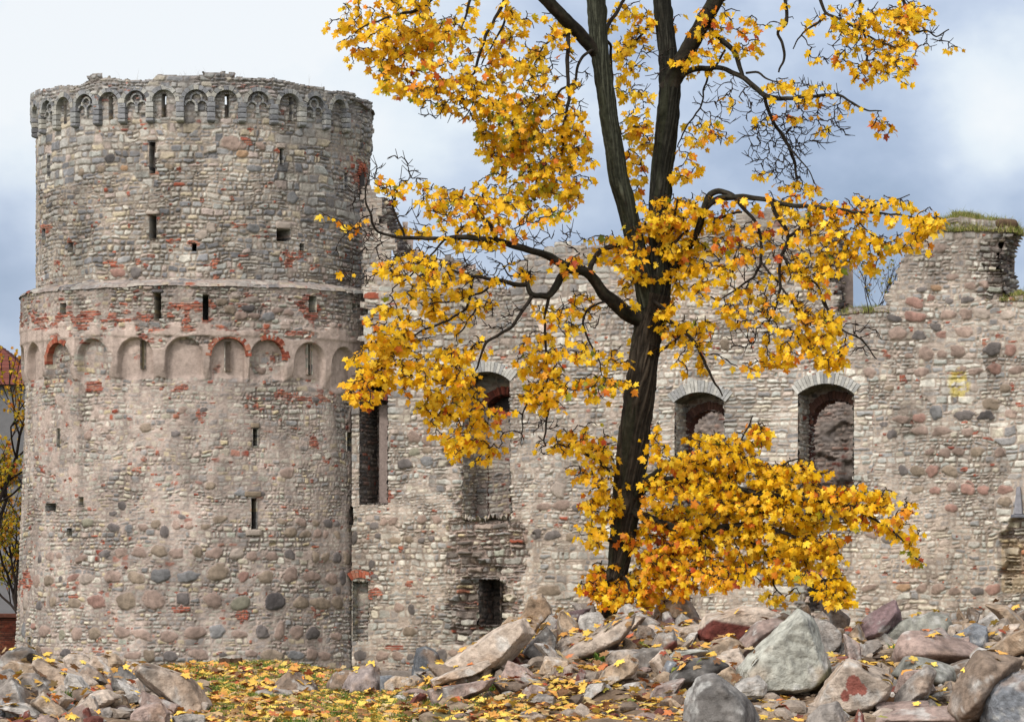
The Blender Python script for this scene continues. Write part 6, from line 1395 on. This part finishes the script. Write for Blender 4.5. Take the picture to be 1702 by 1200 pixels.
# lower annexe with a dark roof edge in front of it
AD = 215.0; a0 = W(-100, 950, AD); a0[2] = GROUND_FAR
AN = empty('outbuilding', tuple(a0)); tag(AN, 'low grey building with a dark flat roof behind the yellow tree', 'building')
ax = lambda px: (px - CX) * AD / F - a0[0]; az = lambda py: (HZ - py) * AD / F - a0[2]
mb = MB(); X0, X1, Zt = ax(-260), ax(56), az(800)
mb.add([(X0, 0, 0), (X1, 0, 0), (X1, 0, Zt), (X0, 0, Zt), (X0, 8, 0), (X1, 8, 0), (X1, 8, Zt), (X0, 8, Zt)], [[0, 1, 2, 3], [1, 5, 6, 2], [5, 4, 7, 6], [4, 0, 3, 7]], lin((128, 126, 128)) * .7); mb.build('wall', M_PLAIN, AN)
mb = MB(); v, f = lump(X1 - X0 + .8, .45, 9, 3, 0, 2); mb.add(v + np.array([(X0 + X1) / 2, 4, Zt + .22]), f, lin((70, 68, 70)) * .6); mb.build('roof', M_PLAIN, AN)
# red brick garden wall
BD = 190.0; b0 = W(-100, 950, BD); b0[2] = GROUND_FAR
Ub, Vb = np.meshgrid(np.arange(0, 9.0, .05), np.arange(-.3, (HZ - 1025) * BD / F - GROUND_FAR, .05))
Hb, Cb, _, _ = masonry(Ub, Vb, 801, brick=np.ones_like(Ub) * 3, mort=lin((120, 90, 80)) * AL)
kb = Cb * .45
fb = np.stack([Ub - 4.3, -Hb * .3, Vb], -1)
BW = empty('brick_wall', tuple(b0)); tag(BW, 'dark red brick wall at the far left behind the tower foot', 'wall')
grid_obj('wall_front', fb, kb, M_STONE, BW)
v, f = lump(9.2, .22, .6, 6, .02, 4); mb = MB(); mb.add(v + np.array([.2, .1, Vb.max() + .1]), f, lin((110, 70, 58)) * AL); mb.build('coping', M_STONE, BW)

# a smaller tree with yellow leaves, and the shrub in the gap of the wall
def small_tree(name, label, cat, px, py, D, hpx, spread, nleaf, leaf, seed, trunk_w, bare=.0, mix=(.6, .2, .02, .18), stems=1):
    rng = np.random.default_rng(seed); base = np.array(W(px, py, D)); k = D / F
    if name == 'yellow_tree': base[2] = GROUND_FAR
    root = empty(name, tuple(base)); tag(root, label, cat)
    T = Tubes(); Tw = Tubes(); H = hpx * k; nodes = []
    def grow(p, dr, L, r, depth):
        n = 6; P = [p]
        for i in range(n):
            dr = dr + rng.normal(0, .16, 3) + np.array([0, 0, .05]); dr /= np.linalg.norm(dr); P.append(P[-1] + dr * L / n)
        P = np.array(P); (T if depth < 2 else Tw).add(P, np.linspace(r, r * .6, n + 1), 8 if depth < 2 else 4, TWIG * 1.0)
        if depth >= 3: nodes.extend(P[2:]); return
        for i in range(5 if depth else 8):
            f = rng.uniform(.3, 1); q = P[int(f * n)]
            an = rng.uniform(0, 6.283); up = rng.uniform(.1, .9)
            nd = np.array([math.cos(an) * spread, math.sin(an) * spread, up]) + dr * .7; nd /= np.linalg.norm(nd)
            grow(q, nd, L * rng.uniform(.42, .68), r * .5, depth + 1)
    for s in range(stems):
        grow(np.array([rng.normal() * .3 * (stems > 1), rng.normal() * .3 * (stems > 1), 0.0]), np.array([rng.normal() * .1 + (.3 * (s - 1) if stems > 1 else 0), rng.normal() * .1, 1.0]), H * .62, trunk_w, 0 if stems == 1 else 1)
    T.build('trunk', root, np.zeros(3)); tw = Tw.build('branches', root, np.zeros(3), False)
    nd = np.array(nodes); pk = nd[rng.integers(0, len(nd), nleaf)] + rng.normal(0, .12, (nleaf, 3))
    leaves_mesh('crown', pk, rng.normal(size=(nleaf, 3)) - np.array([0, 0, .8]), rng.normal(size=(nleaf, 3)) + np.array([0, -.8, .5]), rng.uniform(leaf * .7, leaf * 1.2, nleaf), pick(rng, nleaf, *mix) * .62, rng, root, M_LEAF, .3, True)
    return root
small_tree('yellow_tree', 'bare branched tree with sparse yellow leaves left of the tower', 'tree', -6, 1060, 185.0, 690, 1.0, 3600, .24, 3, .22, mix=(.55, .3, .05, .3))
small_tree('yellow_tree', 'second leafy yellow tree lower down at the left edge', 'tree', 30, 1060, 196.0, 400, .9, 1500, .24, 9, .16, mix=(.5, .2, .05, .5))
small_tree('bare_shrub', 'nearly bare grey shrub growing in the gap of the curtain wall', 'shrub', 1452, 520, 152.0, 120, .5, 150, .13, 5, .02, mix=(.3, .1, .05, .6), stems=5)

# ---- grass on the wall tops and the tower rim
rng = np.random.default_rng(77)
def turf_cap(label, px0, px1, y0, y1, n, h, hump, seed, dep=(0.05, 1.6)):
    """A hump of soil with grass on it, lying on the wall head."""
    s0, z0 = wsz(px0, y0); s1, z1 = wsz(px1, y1); r = np.random.default_rng(seed)
    ss = np.linspace(s0, s1, 60); dd = np.linspace(dep[0] - .12, dep[1], 16); SS, DD = np.meshgrid(ss, dd)
    f = (SS - s0) / (s1 - s0)
    prof = np.sin(np.pi * np.clip(f, 0, 1)) ** .55 * np.sin(np.pi * np.clip((DD - dd[0]) / (dd[-1] - dd[0]) * .62 + .0, 0, 1)) ** .5
    zl = z0 + (z1 - z0) * f
    ZZ = zl - .22 + hump * prof * (.25 + 1.4 * fbm(SS * 1.1, DD * 1.1, seed + 4, 3)) + .12 * fbm(SS * 5, DD * 5, seed + 1, 2)
    root = wxyz((s0 + s1) / 2, (z0 + z1) / 2, .5)
    o = empty('grassy_turf', tuple(root)); tag(o, label, 'turf')
    cc = lin((104, 88, 70)) * .6 * (.7 + .6 * fbm(SS * 6, DD * 6, 3, 2))[..., None]
    grid_obj('soil', wxyz(SS, ZZ, DD) - root, cc, M_SOIL, o)
    i = r.integers(0, 16, n); j = r.integers(0, 60, n)
    P = wxyz(SS, ZZ, DD)[i, j] - root + r.normal(0, .05, (n, 3)) * np.array([1, 1, .2])
    keepb = fbm(P[:, 0] * 1.6, P[:, 1] * 1.6, 12, 2) + r.random(n) * .3 > .44; P = P[keepb]; n = len(P)
    b = blades('grass', P, h * np.where(r.random(n) < .04, 1.7, 1.0), .02, G2[r.integers(0, 5, n)], r, .55, o); b['kind'] = 'stuff'
turf_cap('thick mound of long green grass on top of the wall at the right', 1522, 1686, 377, 380, 16000, .26, .52, 1)
turf_cap('thin fringe of grass along the dip of the wall', 1392, 1480, 517, 512, 1700, .22, .22, 2)
turf_cap('small tuft of grass on the broken ledge at the right edge', 1658, 1712, 494, 492, 1200, .2, .3, 3)
v, f = lump(1.1, .5, .9, 31, .45, 7); s0, z0 = wsz(1668, 372); root = wxyz(s0, z0, .4)
mb = MB(); v = v * (1 - .35 * (np.abs(v / np.array([.55, .45, .25])) ** 2).sum(1) / 3)[:, None]; mb.add(v, f, lin((112, 92, 74)) * .55); o = mb.build('earth_clod', M_SOIL, None, True); o.location = tuple(root); tag(o, 'brown clod of earth overhanging the broken wall corner', 'earth')
P = []
for x in np.r_[rng.uniform(300, 380, 34), rng.uniform(160, 300, 10), rng.uniform(380, 560, 8)]:
    th, z = tang(x, 130, R_UP + .1); P.append(txyz(np.array(th), np.array(Z_RIM - .1), R_UP - .1))
P = np.array(P); root = P.mean(0)
o = blades('dry_grass', P - root, .55, .009, np.repeat(lin((170, 160, 140))[None] * .7, len(P), 0), rng, .25); o.location = tuple(root); tag(o, 'thin dry grass stalks standing on the rim of the tower', 'grass', kind='stuff')
